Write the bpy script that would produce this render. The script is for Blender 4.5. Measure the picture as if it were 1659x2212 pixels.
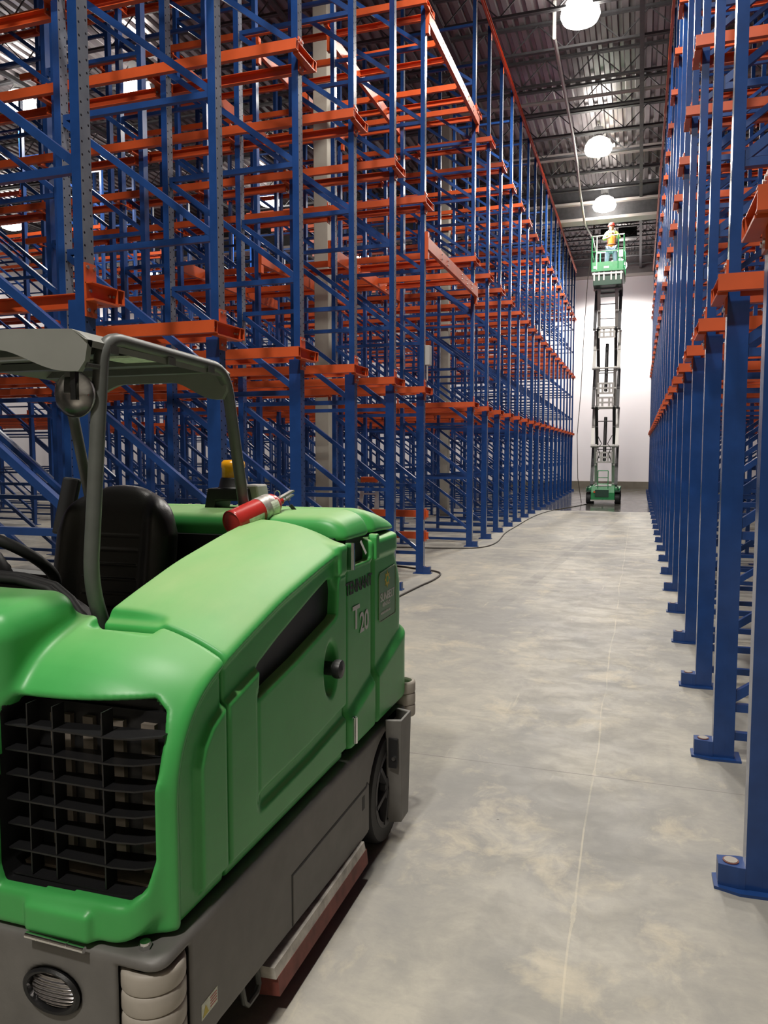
import bpy, bmesh, math, random
import numpy as np
from mathutils import Vector, Matrix
random.seed(7)
PI = math.pi
scene = bpy.context.scene
col = scene.collection
for o in list(bpy.data.objects):
    bpy.data.objects.remove(o)

# ------------------------------------------------------------------ camera, world, exposure
PSI = math.radians(18.303); TH = math.radians(4.338)
FW = Vector((-math.sin(PSI) * math.cos(TH), math.cos(PSI) * math.cos(TH), -math.sin(TH)))
RT = Vector((math.cos(PSI), math.sin(PSI), 0)); UP = RT.cross(FW)
cam = bpy.data.objects.new('camera', bpy.data.cameras.new('camera'))
cam.data.sensor_fit = 'HORIZONTAL'; cam.data.sensor_width = 36; cam.data.lens = 36 * 1661 / 1659
cam.data.clip_start = 0.05; cam.data.clip_end = 200
cam.matrix_world = Matrix(((RT.x, UP.x, -FW.x, 0), (RT.y, UP.y, -FW.y, 0), (RT.z, UP.z, -FW.z, 1.75), (0, 0, 0, 1)))
col.objects.link(cam); scene.camera = cam
w = bpy.data.worlds.new('world'); scene.world = w; w.use_nodes = True
w.node_tree.nodes['Background'].inputs[0].default_value = (0.75, 0.85, 1, 1)
w.node_tree.nodes['Background'].inputs[1].default_value = 0.0
vs = scene.view_settings
vs.view_transform = 'Standard'; vs.look = 'None'; vs.gamma = 1; vs.use_curve_mapping = False
vs.exposure = 0.25
LAMP_W = 1150          # watts of each high-bay lamp
LAMP_E = 24           # glow of its diffuser
cy = scene.cycles
cy.use_denoising = True; cy.max_bounces = 6; cy.diffuse_bounces = 3; cy.glossy_bounces = 3
cy.transmission_bounces = 4; cy.transparent_max_bounces = 6
cy.caustics_reflective = False; cy.caustics_refractive = False
cy.use_adaptive_sampling = True; cy.adaptive_threshold = 0.03; cy.sample_clamp_indirect = 6

# ------------------------------------------------------------------ materials
def nmat(name):
    m = bpy.data.materials.new(name); m.use_nodes = True
    nt = m.node_tree
    return m, nt, nt.nodes['Principled BSDF']
def N(nt, t, **kw):
    n = nt.nodes.new(t)
    for k, v in kw.items():
        if k.startswith('i'):
            n.inputs[int(k[1:])].default_value = v
        else:
            setattr(n, k, v)
    return n
def math_n(nt, op, a, b=None, c=None):
    n = nt.nodes.new('ShaderNodeMath'); n.operation = op
    for i, v in enumerate((a, b, c)):
        if v is None: continue
        if isinstance(v, (int, float)): n.inputs[i].default_value = v
        else: nt.links.new(v, n.inputs[i])
    return n.outputs[0]
def mixc(nt, fac, a, b):
    n = nt.nodes.new('ShaderNodeMix'); n.data_type = 'RGBA'
    for s, v in ((0, fac), (6, a), (7, b)):
        if isinstance(v, (int, float)): n.inputs[s].default_value = v
        elif isinstance(v, tuple): n.inputs[s].default_value = (*v, 1) if len(v) == 3 else v
        else: nt.links.new(v, n.inputs[s])
    return n.outputs[2]
def ramp(nt, fac, lo, hi):
    n = nt.nodes.new('ShaderNodeMapRange'); n.inputs[1].default_value = lo; n.inputs[2].default_value = hi
    nt.links.new(fac, n.inputs[0]); return n.outputs[0]
def noise(nt, vec, scale, detail=4, rough=0.55):
    n = nt.nodes.new('ShaderNodeTexNoise'); n.inputs['Scale'].default_value = scale
    n.inputs['Detail'].default_value = detail; n.inputs['Roughness'].default_value = rough
    if vec is not None: nt.links.new(vec, n.inputs['Vector'])
    return n.outputs[0]
def mapping(nt, vec, scale):
    n = nt.nodes.new('ShaderNodeMapping'); n.inputs['Scale'].default_value = scale
    nt.links.new(vec, n.inputs['Vector']); return n.outputs[0]
def M(name, c, rough=0.5, metal=0.0, var=0.0, vscale=8, bump=0.0, bscale=60, spec=0.5, coat=0.0, emit=None, estr=0):
    m, nt, p = nmat(name)
    p.inputs['Base Color'].default_value = (*c, 1); p.inputs['Roughness'].default_value = rough
    p.inputs['Metallic'].default_value = metal; p.inputs['Specular IOR Level'].default_value = spec
    p.inputs['Coat Weight'].default_value = coat
    co = N(nt, 'ShaderNodeTexCoord').outputs['Object']
    if var:
        f = noise(nt, co, vscale)
        dark = tuple(x * (1 - var) for x in c); lite = tuple(min(1, x * (1 + var)) for x in c)
        nt.links.new(mixc(nt, ramp(nt, f, 0.3, 0.7), dark, lite), p.inputs['Base Color'])
    if bump:
        b = N(nt, 'ShaderNodeBump'); b.inputs['Strength'].default_value = bump; b.inputs['Distance'].default_value = 0.002
        nt.links.new(noise(nt, co, bscale, 2), b.inputs['Height']); nt.links.new(b.outputs[0], p.inputs['Normal'])
    if emit:
        p.inputs['Emission Color'].default_value = (*emit, 1); p.inputs['Emission Strength'].default_value = estr
    return m

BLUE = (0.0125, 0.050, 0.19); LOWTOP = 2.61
blue = M('blue_paint', BLUE, 0.32, var=0.18, vscale=5, spec=0.5)
orange = M('orange_paint', (0.56, 0.085, 0.02), 0.38, var=0.12, vscale=4)
zinc = M('zinc', (0.6, 0.6, 0.6), 0.3, 1.0)
chrome = M('chrome', (0.8, 0.8, 0.8), 0.12, 1.0)

# blue column paint: punched slots in the face turned to the aisle, which is mixed towards grey, most strongly above the heavy lower section
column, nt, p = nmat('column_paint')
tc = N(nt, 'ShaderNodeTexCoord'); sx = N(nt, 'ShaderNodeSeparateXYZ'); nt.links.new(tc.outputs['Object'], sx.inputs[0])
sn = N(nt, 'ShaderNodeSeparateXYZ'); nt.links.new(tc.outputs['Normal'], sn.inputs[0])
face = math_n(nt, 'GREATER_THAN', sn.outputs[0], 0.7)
dy = math_n(nt, 'SUBTRACT', math_n(nt, 'ABSOLUTE', sx.outputs[1]), 0.028)
side = math_n(nt, 'MULTIPLY', math_n(nt, 'GREATER_THAN', sx.outputs[1], 0), 0.035)
dz = math_n(nt, 'SUBTRACT', math_n(nt, 'FLOORED_MODULO', math_n(nt, 'ADD', sx.outputs[2], side), 0.07), 0.035)
r2 = math_n(nt, 'ADD', math_n(nt, 'MULTIPLY', dy, dy), math_n(nt, 'MULTIPLY', dz, dz))
hole = math_n(nt, 'MULTIPLY', math_n(nt, 'LESS_THAN', r2, 0.0068 ** 2), face)
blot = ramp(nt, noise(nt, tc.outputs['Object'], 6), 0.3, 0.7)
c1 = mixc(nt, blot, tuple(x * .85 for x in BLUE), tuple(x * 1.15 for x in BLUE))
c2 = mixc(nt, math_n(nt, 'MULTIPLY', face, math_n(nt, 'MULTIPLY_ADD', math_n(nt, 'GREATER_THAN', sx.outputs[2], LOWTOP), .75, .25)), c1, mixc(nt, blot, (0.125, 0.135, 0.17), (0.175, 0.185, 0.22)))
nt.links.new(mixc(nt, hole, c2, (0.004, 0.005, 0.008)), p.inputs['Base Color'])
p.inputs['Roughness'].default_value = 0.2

def concrete(name, a, b, rough=0.8):
    m, nt, p = nmat(name)
    g = N(nt, 'ShaderNodeNewGeometry').outputs['Position']
    f = ramp(nt, noise(nt, g, 1.6, 8, 0.6), 0.3, 0.7)
    nt.links.new(mixc(nt, f, a, b), p.inputs['Base Color']); p.inputs['Roughness'].default_value = rough
    return m
column_concrete = concrete('column_concrete', (0.30, 0.28, 0.24), (0.38, 0.36, 0.31))
kerb_concrete = concrete('kerb_concrete', (0.13, 0.115, 0.09), (0.20, 0.18, 0.145))

floor_m, nt, p = nmat('floor_concrete')
pos = N(nt, 'ShaderNodeNewGeometry').outputs['Position']
sp = N(nt, 'ShaderNodeSeparateXYZ'); nt.links.new(pos, sp.inputs[0])
dist = N(nt, 'ShaderNodeVectorMath', operation='ADD'); nz_ = nt.nodes.new('ShaderNodeTexNoise'); nz_.inputs['Scale'].default_value = 2.2; nz_.inputs['Detail'].default_value = 3
nt.links.new(pos, nz_.inputs['Vector']); sc_ = N(nt, 'ShaderNodeVectorMath', operation='SCALE'); sc_.inputs['Scale'].default_value = 0.35
nt.links.new(nz_.outputs['Color'], sc_.inputs[0]); nt.links.new(pos, dist.inputs[0]); nt.links.new(sc_.outputs[0], dist.inputs[1]); wp = dist.outputs[0]
big = ramp(nt, noise(nt, mapping(nt, wp, (0.8, 0.5, 1)), 1.1, 10, 0.66), 0.40, 0.60)
mid = ramp(nt, noise(nt, mapping(nt, wp, (0.7, 1.1, 1)), 4.2, 10, 0.72), 0.40, 0.62)
tan = ramp(nt, noise(nt, mapping(nt, wp, (1.0, 0.8, 1)), 2.3, 10, 0.70), 0.54, 0.66)
fine = ramp(nt, noise(nt, mapping(nt, pos, (0.6, 1.2, 1)), 30, 6, 0.75), 0.35, 0.7)
base = mixc(nt, big, (0.265, 0.255, 0.235), (0.43, 0.40, 0.335))
base = mixc(nt, math_n(nt, 'MULTIPLY', mid, 0.42), base, (0.235, 0.232, 0.222))
base = mixc(nt, math_n(nt, 'MULTIPLY', tan, 0.60), base, (0.56, 0.49, 0.365))
base = mixc(nt, math_n(nt, 'MULTIPLY', fine, 0.16), base, (0.18, 0.175, 0.165))
# scrub and tyre streaks running along the aisle
st = ramp(nt, noise(nt, mapping(nt, pos, (3.2, 0.09, 1)), 1.7, 5, 0.6), 0.56, 0.74)
base = mixc(nt, math_n(nt, 'MULTIPLY', st, 0.22), base, (0.20, 0.20, 0.20))
ps = ramp(nt, noise(nt, mapping(nt, pos, (7, 0.55, 1)), 1.5, 4, 0.6), 0.68, 0.74)
base = mixc(nt, math_n(nt, 'MULTIPLY', ps, 0.38), base, (0.58, 0.52, 0.40))
ty = math_n(nt, 'SUBTRACT', sp.outputs[0], math_n(nt, 'MULTIPLY_ADD', sp.outputs[1], 0.075, -2.15))
tyre = math_n(nt, 'MULTIPLY', math_n(nt, 'LESS_THAN', math_n(nt, 'ABSOLUTE', ty), 0.09), math_n(nt, 'GREATER_THAN', sp.outputs[1], 9))
base = mixc(nt, math_n(nt, 'MULTIPLY', tyre, math_n(nt, 'MULTIPLY', ramp(nt, noise(nt, pos, 2.5), .35, .6), 0.4)), base, (0.16, 0.155, 0.15))
vo = N(nt, 'ShaderNodeTexVoronoi'); vo.inputs['Scale'].default_value = 2.6; nt.links.new(pos, vo.inputs['Vector'])
base = mixc(nt, math_n(nt, 'MULTIPLY', math_n(nt, 'LESS_THAN', vo.outputs['Distance'], 0.017), .7), base, (0.09, 0.08, 0.07))
# pale patched line along the aisle and sawn joints across it
wob = math_n(nt, 'MULTIPLY_ADD', noise(nt, pos, 0.8, 2), 0.08, -0.235)
wid = math_n(nt, 'MULTIPLY_ADD', ramp(nt, noise(nt, mapping(nt, pos, (1, 1.0, 1)), 3.2, 6, .7), .55, .80), 0.018, 0.004)
ln = math_n(nt, 'LESS_THAN', math_n(nt, 'ABSOLUTE', math_n(nt, 'SUBTRACT', sp.outputs[0], wob)), wid)
ln = math_n(nt, 'MULTIPLY', ln, ramp(nt, noise(nt, mapping(nt, pos, (2, 1, 1)), 2.0, 6, .7), .36, .55))
base = mixc(nt, math_n(nt, 'MULTIPLY', ln, 0.42), base, (0.62, 0.55, 0.41))
spl = ramp(nt, noise(nt, mapping(nt, pos, (1.4, 0.9, 1)), 3.1, 3), 0.69, 0.72)
base = mixc(nt, math_n(nt, 'MULTIPLY', spl, 0.22), base, (0.56, 0.51, 0.42))
for jy, jc in ((4.22, (0.17, 0.16, 0.15)), (9.1, (0.2, 0.19, 0.17)), (14.1, (0.50, 0.47, 0.40)), (19.0, (0.2, 0.19, 0.17))):
    j = math_n(nt, 'LESS_THAN', math_n(nt, 'ABSOLUTE', math_n(nt, 'SUBTRACT', sp.outputs[1], jy)), 0.004 if jy < 14 else 0.07)
    base = mixc(nt, math_n(nt, 'MULTIPLY', j, 0.75 if jy < 14 else 0.4), base, jc)
wet = ramp(nt, math_n(nt, 'MULTIPLY_ADD', noise(nt, pos, 1.2), 0.8, sp.outputs[1]), 24.55, 24.7)
nt.links.new(mixc(nt, math_n(nt, 'MULTIPLY', wet, 0.80), base, (0.045, 0.043, 0.038)), p.inputs['Base Color'])
nt.links.new(math_n(nt, 'MULTIPLY_ADD', wet, -0.43, math_n(nt, 'MULTIPLY_ADD', mid, 0.15, 0.50)), p.inputs['Roughness'])
p.inputs['Specular IOR Level'].default_value = 0.4

white_wall = M('white_wall', (0.80, 0.77, 0.80), 0.5, var=0.02, vscale=0.4)
deck_m = M('roof_deck', (0.25, 0.225, 0.235), 0.3, 0.5, var=0.15, vscale=1)
joist_m = M('dark_steel', (0.055, 0.055, 0.06), 0.55, var=0.2)
girder_m = M('pale_steel', (0.50, 0.46, 0.44), 0.5)
pipe_m = M('grey_pipe', (0.45, 0.44, 0.42), 0.4)
lampm = M('lamp_diffuser', (1, 1, 1), 0.4, emit=(1.0, 0.95, 0.86), estr=LAMP_E)
lamp_body = M('lamp_housing', (0.3, 0.3, 0.3), 0.5)
cable_m = M('cable_rubber', (0.035, 0.028, 0.022), 0.6, var=0.5, vscale=30)
black_rub = M('black_rubber', (0.012, 0.012, 0.013), 0.6, var=0.2)
black_pl = M('black_plastic', (0.010, 0.010, 0.011), 0.42, bump=0.15, bscale=300)
vinyl = M('black_vinyl', (0.014, 0.0135, 0.013), 0.38, var=0.15, vscale=12, bump=0.25, bscale=220)
dgrey = M('charcoal_steel', (0.10, 0.105, 0.098), 0.42, var=0.08, vscale=20)
skirt_m = M('grey_skirt_paint', (0.15, 0.143, 0.135), 0.5, var=0.12, vscale=9, bump=0.1, bscale=200)
roller_m = M('grey_roller_plastic', (0.42, 0.38, 0.33), 0.55, var=0.06, vscale=20)
canopy_m = M('canopy_plastic', (0.23, 0.235, 0.215), 0.55, var=0.05)
rad_m = M('radiator_fins', (0.20, 0.17, 0.14), 0.6, var=0.3, vscale=14)
amber = M('amber_lens', (0.85, 0.38, 0.01), 0.2, spec=0.6)
red_m = M('red_enamel', (0.50, 0.03, 0.025), 0.28, var=0.1)
paperm = M('label_paper', (0.70, 0.74, 0.62), 0.6, var=0.2, vscale=60)
silver = M('silver_band', (0.55, 0.52, 0.48), 0.4, 0.6, var=0.2, vscale=60)
whitep = M('white_plastic', (0.78, 0.78, 0.76), 0.5)
dirtywhite = M('dirty_white_rubber', (0.50, 0.47, 0.42), 0.7, var=0.35, vscale=18)
redrub = M('red_rubber', (0.19, 0.052, 0.04), 0.65, var=0.3, vscale=18)
lift_green = M('lift_green', (0.03, 0.26, 0.09), 0.4, var=0.15)
lift_dark = M('lift_dark_green', (0.012, 0.05, 0.03), 0.5)
lift_grey = M('lift_grey_steel', (0.45, 0.44, 0.42), 0.45, 0.2)
white_letter = M('white_lettering', (0.72, 0.74, 0.72), 0.5)
dark_letter = M('dark_lettering', (0.02, 0.028, 0.022), 0.5)
yellow_m = M('yellow_print', (0.60, 0.50, 0.05), 0.5)
pale_line = M('pale_print', (0.30, 0.42, 0.26), 0.5)
alu = M('aluminium', (0.62, 0.60, 0.58), 0.35, 0.7)
glassm, nt, p = nmat('clear_glass')
p.inputs['Base Color'].default_value = (1, 1, 1, 1); p.inputs['Roughness'].default_value = 0.03
p.inputs['Transmission Weight'].default_value = 1; p.inputs['IOR'].default_value = 1.45
lens_m, nt, p = nmat('ribbed_lens')
p.inputs['Base Color'].default_value = (0.62, 0.58, 0.58, 1); p.inputs['Roughness'].default_value = 0.18; p.inputs['Metallic'].default_value = 0.85
wv = N(nt, 'ShaderNodeTexWave', wave_type='BANDS', bands_direction='Z'); wv.inputs['Scale'].default_value = 28
nt.links.new(N(nt, 'ShaderNodeTexCoord').outputs['Object'], wv.inputs['Vector'])
bp = N(nt, 'ShaderNodeBump'); bp.inputs['Strength'].default_value = 0.9; bp.inputs['Distance'].default_value = 0.01
nt.links.new(wv.outputs[0], bp.inputs['Height']); nt.links.new(bp.outputs[0], p.inputs['Normal'])

# green moulded plastic with a tan film of dust lying on what faces up
green, nt, p = nmat('green_plastic')
geo = N(nt, 'ShaderNodeNewGeometry'); gs = N(nt, 'ShaderNodeSeparateXYZ'); nt.links.new(geo.outputs['Normal'], gs.inputs[0])
gp = N(nt, 'ShaderNodeSeparateXYZ'); nt.links.new(geo.outputs['Position'], gp.inputs[0])
upf = ramp(nt, gs.outputs[2], 0.55, 0.97)
upf = math_n(nt, 'MULTIPLY', upf, ramp(nt, gp.outputs[1], 1.55, 2.0))
dn = ramp(nt, noise(nt, mapping(nt, geo.outputs['Position'], (3, 1, 1)), 3.0, 6, 0.6), 0.25, 0.75)
dust = math_n(nt, 'MULTIPLY', upf, math_n(nt, 'MULTIPLY_ADD', dn, 0.22, 0.40))
gcol = mixc(nt, ramp(nt, noise(nt, geo.outputs['Position'], 5, 5), 0.3, 0.7), (0.056, 0.38, 0.085), (0.070, 0.43, 0.105))
nt.links.new(mixc(nt, dust, gcol, (0.44, 0.55, 0.25)), p.inputs['Base Color'])
nt.links.new(math_n(nt, 'MULTIPLY_ADD', dust, 0.4, 0.38), p.inputs['Roughness'])
bp = N(nt, 'ShaderNodeBump'); bp.inputs['Strength'].default_value = 0.08; bp.inputs['Distance'].default_value = 0.001
nt.links.new(noise(nt, geo.outputs['Position'], 500, 2), bp.inputs['Height']); nt.links.new(bp.outputs[0], p.inputs['Normal'])

# ------------------------------------------------------------------ mesh helpers
class MB:
    def __init__(s): s.v = []; s.f = []; s.mi = []
    def add(s, vs, fs, mi=0):
        b = len(s.v); s.v += [tuple(v) for v in vs]
        s.f += [tuple(b + i for i in f) for f in fs]; s.mi += [mi] * len(fs); return s
    def box(s, lo, hi, mi=0):
        (x0, y0, z0), (x1, y1, z1) = lo, hi
        return s.add([(x0,y0,z0),(x1,y0,z0),(x1,y1,z0),(x0,y1,z0),(x0,y0,z1),(x1,y0,z1),(x1,y1,z1),(x0,y1,z1)],
                     [(0,3,2,1),(4,5,6,7),(0,1,5,4),(1,2,6,5),(2,3,7,6),(3,0,4,7)], mi)
    def bar(s, a, b, wd, ht, up=(0, 0, 1), mi=0):
        a = Vector(a); b = Vector(b); d = (b - a).normalized(); sd = d.cross(Vector(up)).normalized(); u = sd.cross(d)
        vs = [p + sd * i * wd / 2 + u * j * ht / 2 for p in (a, b) for i, j in ((-1,-1),(1,-1),(1,1),(-1,1))]
        return s.add(vs, [(0,3,2,1),(4,5,6,7),(0,1,5,4),(1,2,6,5),(2,3,7,6),(3,0,4,7)][0:2] + [(0,1,5,4),(1,2,6,5),(2,3,7,6),(3,0,4,7)], mi)
    def tube(s, pts, r, n=10, mi=0, cap=True, closed=False):
        pts = [Vector(q) for q in pts]; rs = r if isinstance(r, (list, tuple)) else [r] * len(pts)
        vs = []; u = None; m = len(pts)
        for i, q in enumerate(pts):
            if closed: d = pts[(i + 1) % m] - pts[i - 1]
            else: d = pts[min(i + 1, m - 1)] - pts[max(i - 1, 0)]
            d.normalize()
            if u is None: u = d.orthogonal().normalized()
            u = (u - d * u.dot(d)).normalized(); v = d.cross(u)
            vs += [q + (u * math.cos(2*PI*k/n) + v * math.sin(2*PI*k/n)) * rs[i] for k in range(n)]
        fs = []
        for i in range(m if closed else m - 1):
            j = (i + 1) % m
            fs += [(i*n+k, i*n+(k+1) % n, j*n+(k+1) % n, j*n+k) for k in range(n)]
        if cap and not closed: fs += [tuple(range(n))[::-1], tuple((m-1)*n+k for k in range(n))]
        return s.add(vs, fs, mi)
    def cyl(s, a, b, r0, r1=None, n=20, mi=0):
        return s.tube([a, b], [r0, r0 if r1 is None else r1], n, mi)
    def prism(s, poly, axis, lo, hi, mi=0):
        def P(q, h): return {'x': (h, q[0], q[1]), 'y': (q[0], h, q[1]), 'z': (q[0], q[1], h)}[axis]
        n = len(poly); vs = [P(q, lo) for q in poly] + [P(q, hi) for q in poly]
        fs = [tuple(range(n))[::-1], tuple(range(n, 2*n))] + [(i, (i+1) % n, n+(i+1) % n, n+i) for i in range(n)]
        return s.add(vs, fs, mi)
    def lathe(s, prof, c, axis=(0, 0, 1), n=28, mi=0):
        ax = Vector(axis).normalized(); u = ax.orthogonal().normalized(); v = ax.cross(u); c = Vector(c)
        vs = [c + ax * h + (u * math.cos(2*PI*k/n) + v * math.sin(2*PI*k/n)) * r for r, h in prof for k in range(n)]
        fs = [(i*n+k, i*n+(k+1) % n, (i+1)*n+(k+1) % n, (i+1)*n+k) for i in range(len(prof)-1) for k in range(n)]
        return s.add(vs, fs, mi)
    def mesh(s, name, mats, smooth=None):
        me = bpy.data.meshes.new(name); me.from_pydata(s.v, [], s.f); me.update()
        for m in (mats if isinstance(mats, (list, tuple)) else [mats]): me.materials.append(m)
        me.polygons.foreach_set('material_index', s.mi)
        bm = bmesh.new(); bm.from_mesh(me); bmesh.ops.recalc_face_normals(bm, faces=bm.faces); bm.to_mesh(me); bm.free()
        if smooth:
            me.shade_smooth(); me.set_sharp_from_angle(angle=math.radians(smooth))
        return me
    def build(s, name, mats, parent=None, smooth=None, bevel=0.0, label=None):
        o = bpy.data.objects.new(name, s.mesh(name, mats, smooth)); col.objects.link(o)
        if parent: o.parent = parent; o.matrix_parent_inverse = parent.matrix_basis.inverted()
        if bevel:
            b = o.modifiers.new('bevel', 'BEVEL'); b.width = bevel; b.segments = 2; b.limit_method = 'ANGLE'
        if label: o['label'] = label
        return o
def tag(o, label=None, cat=None, group=None, kind=None):
    for k, v in (('label', label), ('category', cat), ('group', group), ('kind', kind)):
        if v: o[k] = v
    return o
def thing(name, loc, label, cat, group=None, rz=0):
    o = bpy.data.objects.new(name, None); col.objects.link(o); o.location = loc; o.rotation_euler = (0, 0, rz)
    o.empty_display_size = 0.2
    o.matrix_basis = Matrix.Translation(loc) @ Matrix.Rotation(rz, 4, 'Z')
    return tag(o, label, cat, group)
def dup(root, loc, rz, label, group=None):
    r = root.copy(); col.objects.link(r); r.location = loc; r.rotation_euler = (0, 0, rz); r['label'] = label
    if group: r['group'] = group
    for ch in root.children:
        c = ch.copy(); col.objects.link(c); c.parent = r
        for g in ch.children:
            d = g.copy(); col.objects.link(d); d.parent = c
    return r
ORD = ['first','second','third','fourth','fifth','sixth','seventh','eighth','ninth','tenth','eleventh','twelfth','thirteenth',
       'fourteenth','fifteenth','sixteenth','seventeenth','eighteenth','nineteenth','twentieth','twenty-first','twenty-second',
       'twenty-third','twenty-fourth','twenty-fifth','twenty-sixth','twenty-seventh','twenty-eighth']
def struct(o): o['kind'] = 'structure'; return o
def text_mesh(body, size, M4, name, mat, parent, ext=0.0008):
    cu = bpy.data.curves.new('text', 'FONT'); cu.body = body; cu.size = size; cu.extrude = ext; cu.align_x = 'LEFT'; cu.offset = size * .018
    t = bpy.data.objects.new('text', cu); col.objects.link(t)
    bpy.context.view_layer.update()
    me = bpy.data.meshes.new_from_object(t.evaluated_get(bpy.context.evaluated_depsgraph_get()))
    bpy.data.objects.remove(t); bpy.data.curves.remove(cu)
    me.materials.clear(); me.materials.append(mat); me.transform(M4)
    o = bpy.data.objects.new(name, me); col.objects.link(o)
    if parent: o.parent = parent; o.matrix_parent_inverse = parent.matrix_basis.inverted()
    return o

# ------------------------------------------------------------------ signed-distance solids (moulded plastic bodies)
def smax(a, b, k):
    h = np.maximum(k - np.abs(a - b), 0) / k
    return np.maximum(a, b) + h * h * k / 4
def smin(a, b, k): return -smax(-a, -b, k)
def sstep(x, a, b):
    t = np.clip((x - a) / (b - a), 0, 1); return t * t * (3 - 2 * t)
def rbox(X, Y, Z, lo, hi, r):
    c = [(a + b) / 2 for a, b in zip(lo, hi)]; h = [(b - a) / 2 - r for a, b in zip(lo, hi)]
    q = [np.abs(A - m) - k for A, m, k in zip((X, Y, Z), c, h)]
    out = np.sqrt(sum(np.maximum(t, 0) ** 2 for t in q))
    return out + np.minimum(np.maximum(np.maximum(q[0], q[1]), q[2]), 0) - r
def poly_sd(A, B, pts):
    d = np.full(A.shape, 1e9); s = np.ones(A.shape); n = len(pts)
    for i in range(n):
        (ax, ay), (bx, by) = pts[i], pts[i - 1]
        ex, ey = bx - ax, by - ay; wx, wy = A - ax, B - ay
        t = np.clip((wx * ex + wy * ey) / (ex * ex + ey * ey), 0, 1)
        d = np.minimum(d, (wx - ex * t) ** 2 + (wy - ey * t) ** 2)
        c1 = B >= ay; c2 = B < by; c3 = ex * wy > ey * wx
        s = np.where((c1 & c2 & c3) | (~c1 & ~c2 & ~c3), -s, s)
    return s * np.sqrt(d)
def seg_sd(A, B, pts):
    d = np.full(A.shape, 1e9)
    for (ax, ay), (bx, by) in zip(pts, pts[1:]):
        ex, ey = bx - ax, by - ay; t = np.clip(((A - ax) * ex + (B - ay) * ey) / (ex * ex + ey * ey), 0, 1)
        d = np.minimum(d, np.hypot(A - ax - ex * t, B - ay - ey * t))
    return d
def sdf_mesh(f, lo, hi, h):
    ax = [np.arange(a, b + h, h) for a, b in zip(lo, hi)]
    X, Y, Z = np.meshgrid(*ax, indexing='ij')
    V = f(X, Y, Z).astype(np.float32); I = V < 0
    nx, ny, nz = [s - 1 for s in V.shape]
    cnt = np.zeros((nx, ny, nz), np.int8)
    for i in (0, 1):
        for j in (0, 1):
            for k in (0, 1): cnt += I[i:i+nx, j:j+ny, k:k+nz]
    act = (cnt > 0) & (cnt < 8); cells = np.argwhere(act)
    idx = np.full(act.shape, -1, np.int64); idx[act] = np.arange(len(cells))
    acc = np.zeros((len(cells), 3)); num = np.zeros(len(cells))
    cor = [(i, j, k) for i in (0, 1) for j in (0, 1) for k in (0, 1)]
    for a in cor:
        for d in range(3):
            if a[d]: continue
            b = list(a); b[d] = 1
            va = V[cells[:,0]+a[0], cells[:,1]+a[1], cells[:,2]+a[2]]; vb = V[cells[:,0]+b[0], cells[:,1]+b[1], cells[:,2]+b[2]]
            m = (va < 0) != (vb < 0); t = np.where(m, va / np.where(m, va - vb, 1), 0)
            p = np.tile(np.array(a, float), (len(cells), 1)); p[:, d] += t
            acc[m] += p[m]; num[m] += 1
    P = np.array(lo) + (cells + acc / num[:, None]) * h
    for it in range(3):
        e = 0.0015; g = np.empty_like(P); v0 = f(P[:,0], P[:,1], P[:,2])
        for d in range(3):
            q = P.copy(); q[:, d] += e; g[:, d] = (f(q[:,0], q[:,1], q[:,2]) - v0) / e
        st = (v0 / np.maximum((g * g).sum(1), 0.2))[:, None] * g
        P -= np.clip(st, -h * .5, h * .5)
    F = []
    for d in range(3):
        s0 = [slice(None)] * 3; s1 = [slice(None)] * 3; s0[d] = slice(0, -1); s1[d] = slice(1, None)
        A, B = I[tuple(s0)], I[tuple(s1)]
        e = np.argwhere(A != B); o1, o2 = (d + 1) % 3, (d + 2) % 3
        ok = (e[:, o1] > 0) & (e[:, o2] > 0) & (e[:, o1] < V.shape[o1] - 1) & (e[:, o2] < V.shape[o2] - 1)
        e = e[ok]; fl = A[tuple(e.T)]
        def C(a, b):
            q = e.copy(); q[:, o1] -= a; q[:, o2] -= b; return idx[tuple(q.T)]
        quad = np.stack([C(0, 0), C(1, 0), C(1, 1), C(0, 1)], 1)
        quad[~fl] = quad[~fl][:, ::-1]; F.append(quad)
    return P, np.concatenate(F)
def sdf_build(name, f, lo, hi, h, mat, parent):
    P, F = sdf_mesh(f, lo, hi, h)
    me = bpy.data.meshes.new(name); me.from_pydata(P.tolist(), [], F.tolist()); me.update(); me.shade_smooth()
    me.materials.append(mat)
    o = bpy.data.objects.new(name, me); col.objects.link(o)
    if parent: o.parent = parent; o.matrix_parent_inverse = parent.matrix_basis.inverted()
    return o

# ------------------------------------------------------------------ the setting
YW, XL, XR, YB, ZC = 40.4, -27.0, 13.0, -7.0, 11.45
struct(MB().box((XL, YB, -0.2), (XR, YW, 0)).build('floor', floor_m))
# ribbed roof deck: ribs run along Y, seen from below
m = MB(); x = XL; prof = []
while x < XR:
    prof += [(x, ZC), (x + .055, ZC), (x + .085, ZC + .075), (x + .165, ZC + .075), (x + .195, ZC)]; x += .25
prof += [(XR, ZC)]
n = len(prof)
m.add([(a, YB, z) for a, z in prof] + [(a, YW, z) for a, z in prof], [(i, i+1, n+i+1, n+i) for i in range(n-1)])
m.box((XL, YB, ZC + .08), (XR, YW, ZC + .2))
struct(m.build('ceiling', deck_m))
struct(MB().box((XL, YW, 0), (XR, YW + .2, 10.5)).build('wall_back', white_wall))
struct(MB().box((XL, YW, 10.5), (XR, YW + .2, ZC + .2)).build('wall_back_top', deck_m))
struct(MB().box((XL, YW - .12, 10.42), (XR, YW, 10.56)).build('trim_1', girder_m))
struct(MB().box((XL, YW - .16, 0), (XR, YW, .36)).build('baseboard_back', kerb_concrete))
struct(MB().box((XL - .2, YB, 0), (XL, YW, ZC + .2)).build('wall_left', white_wall))
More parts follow.
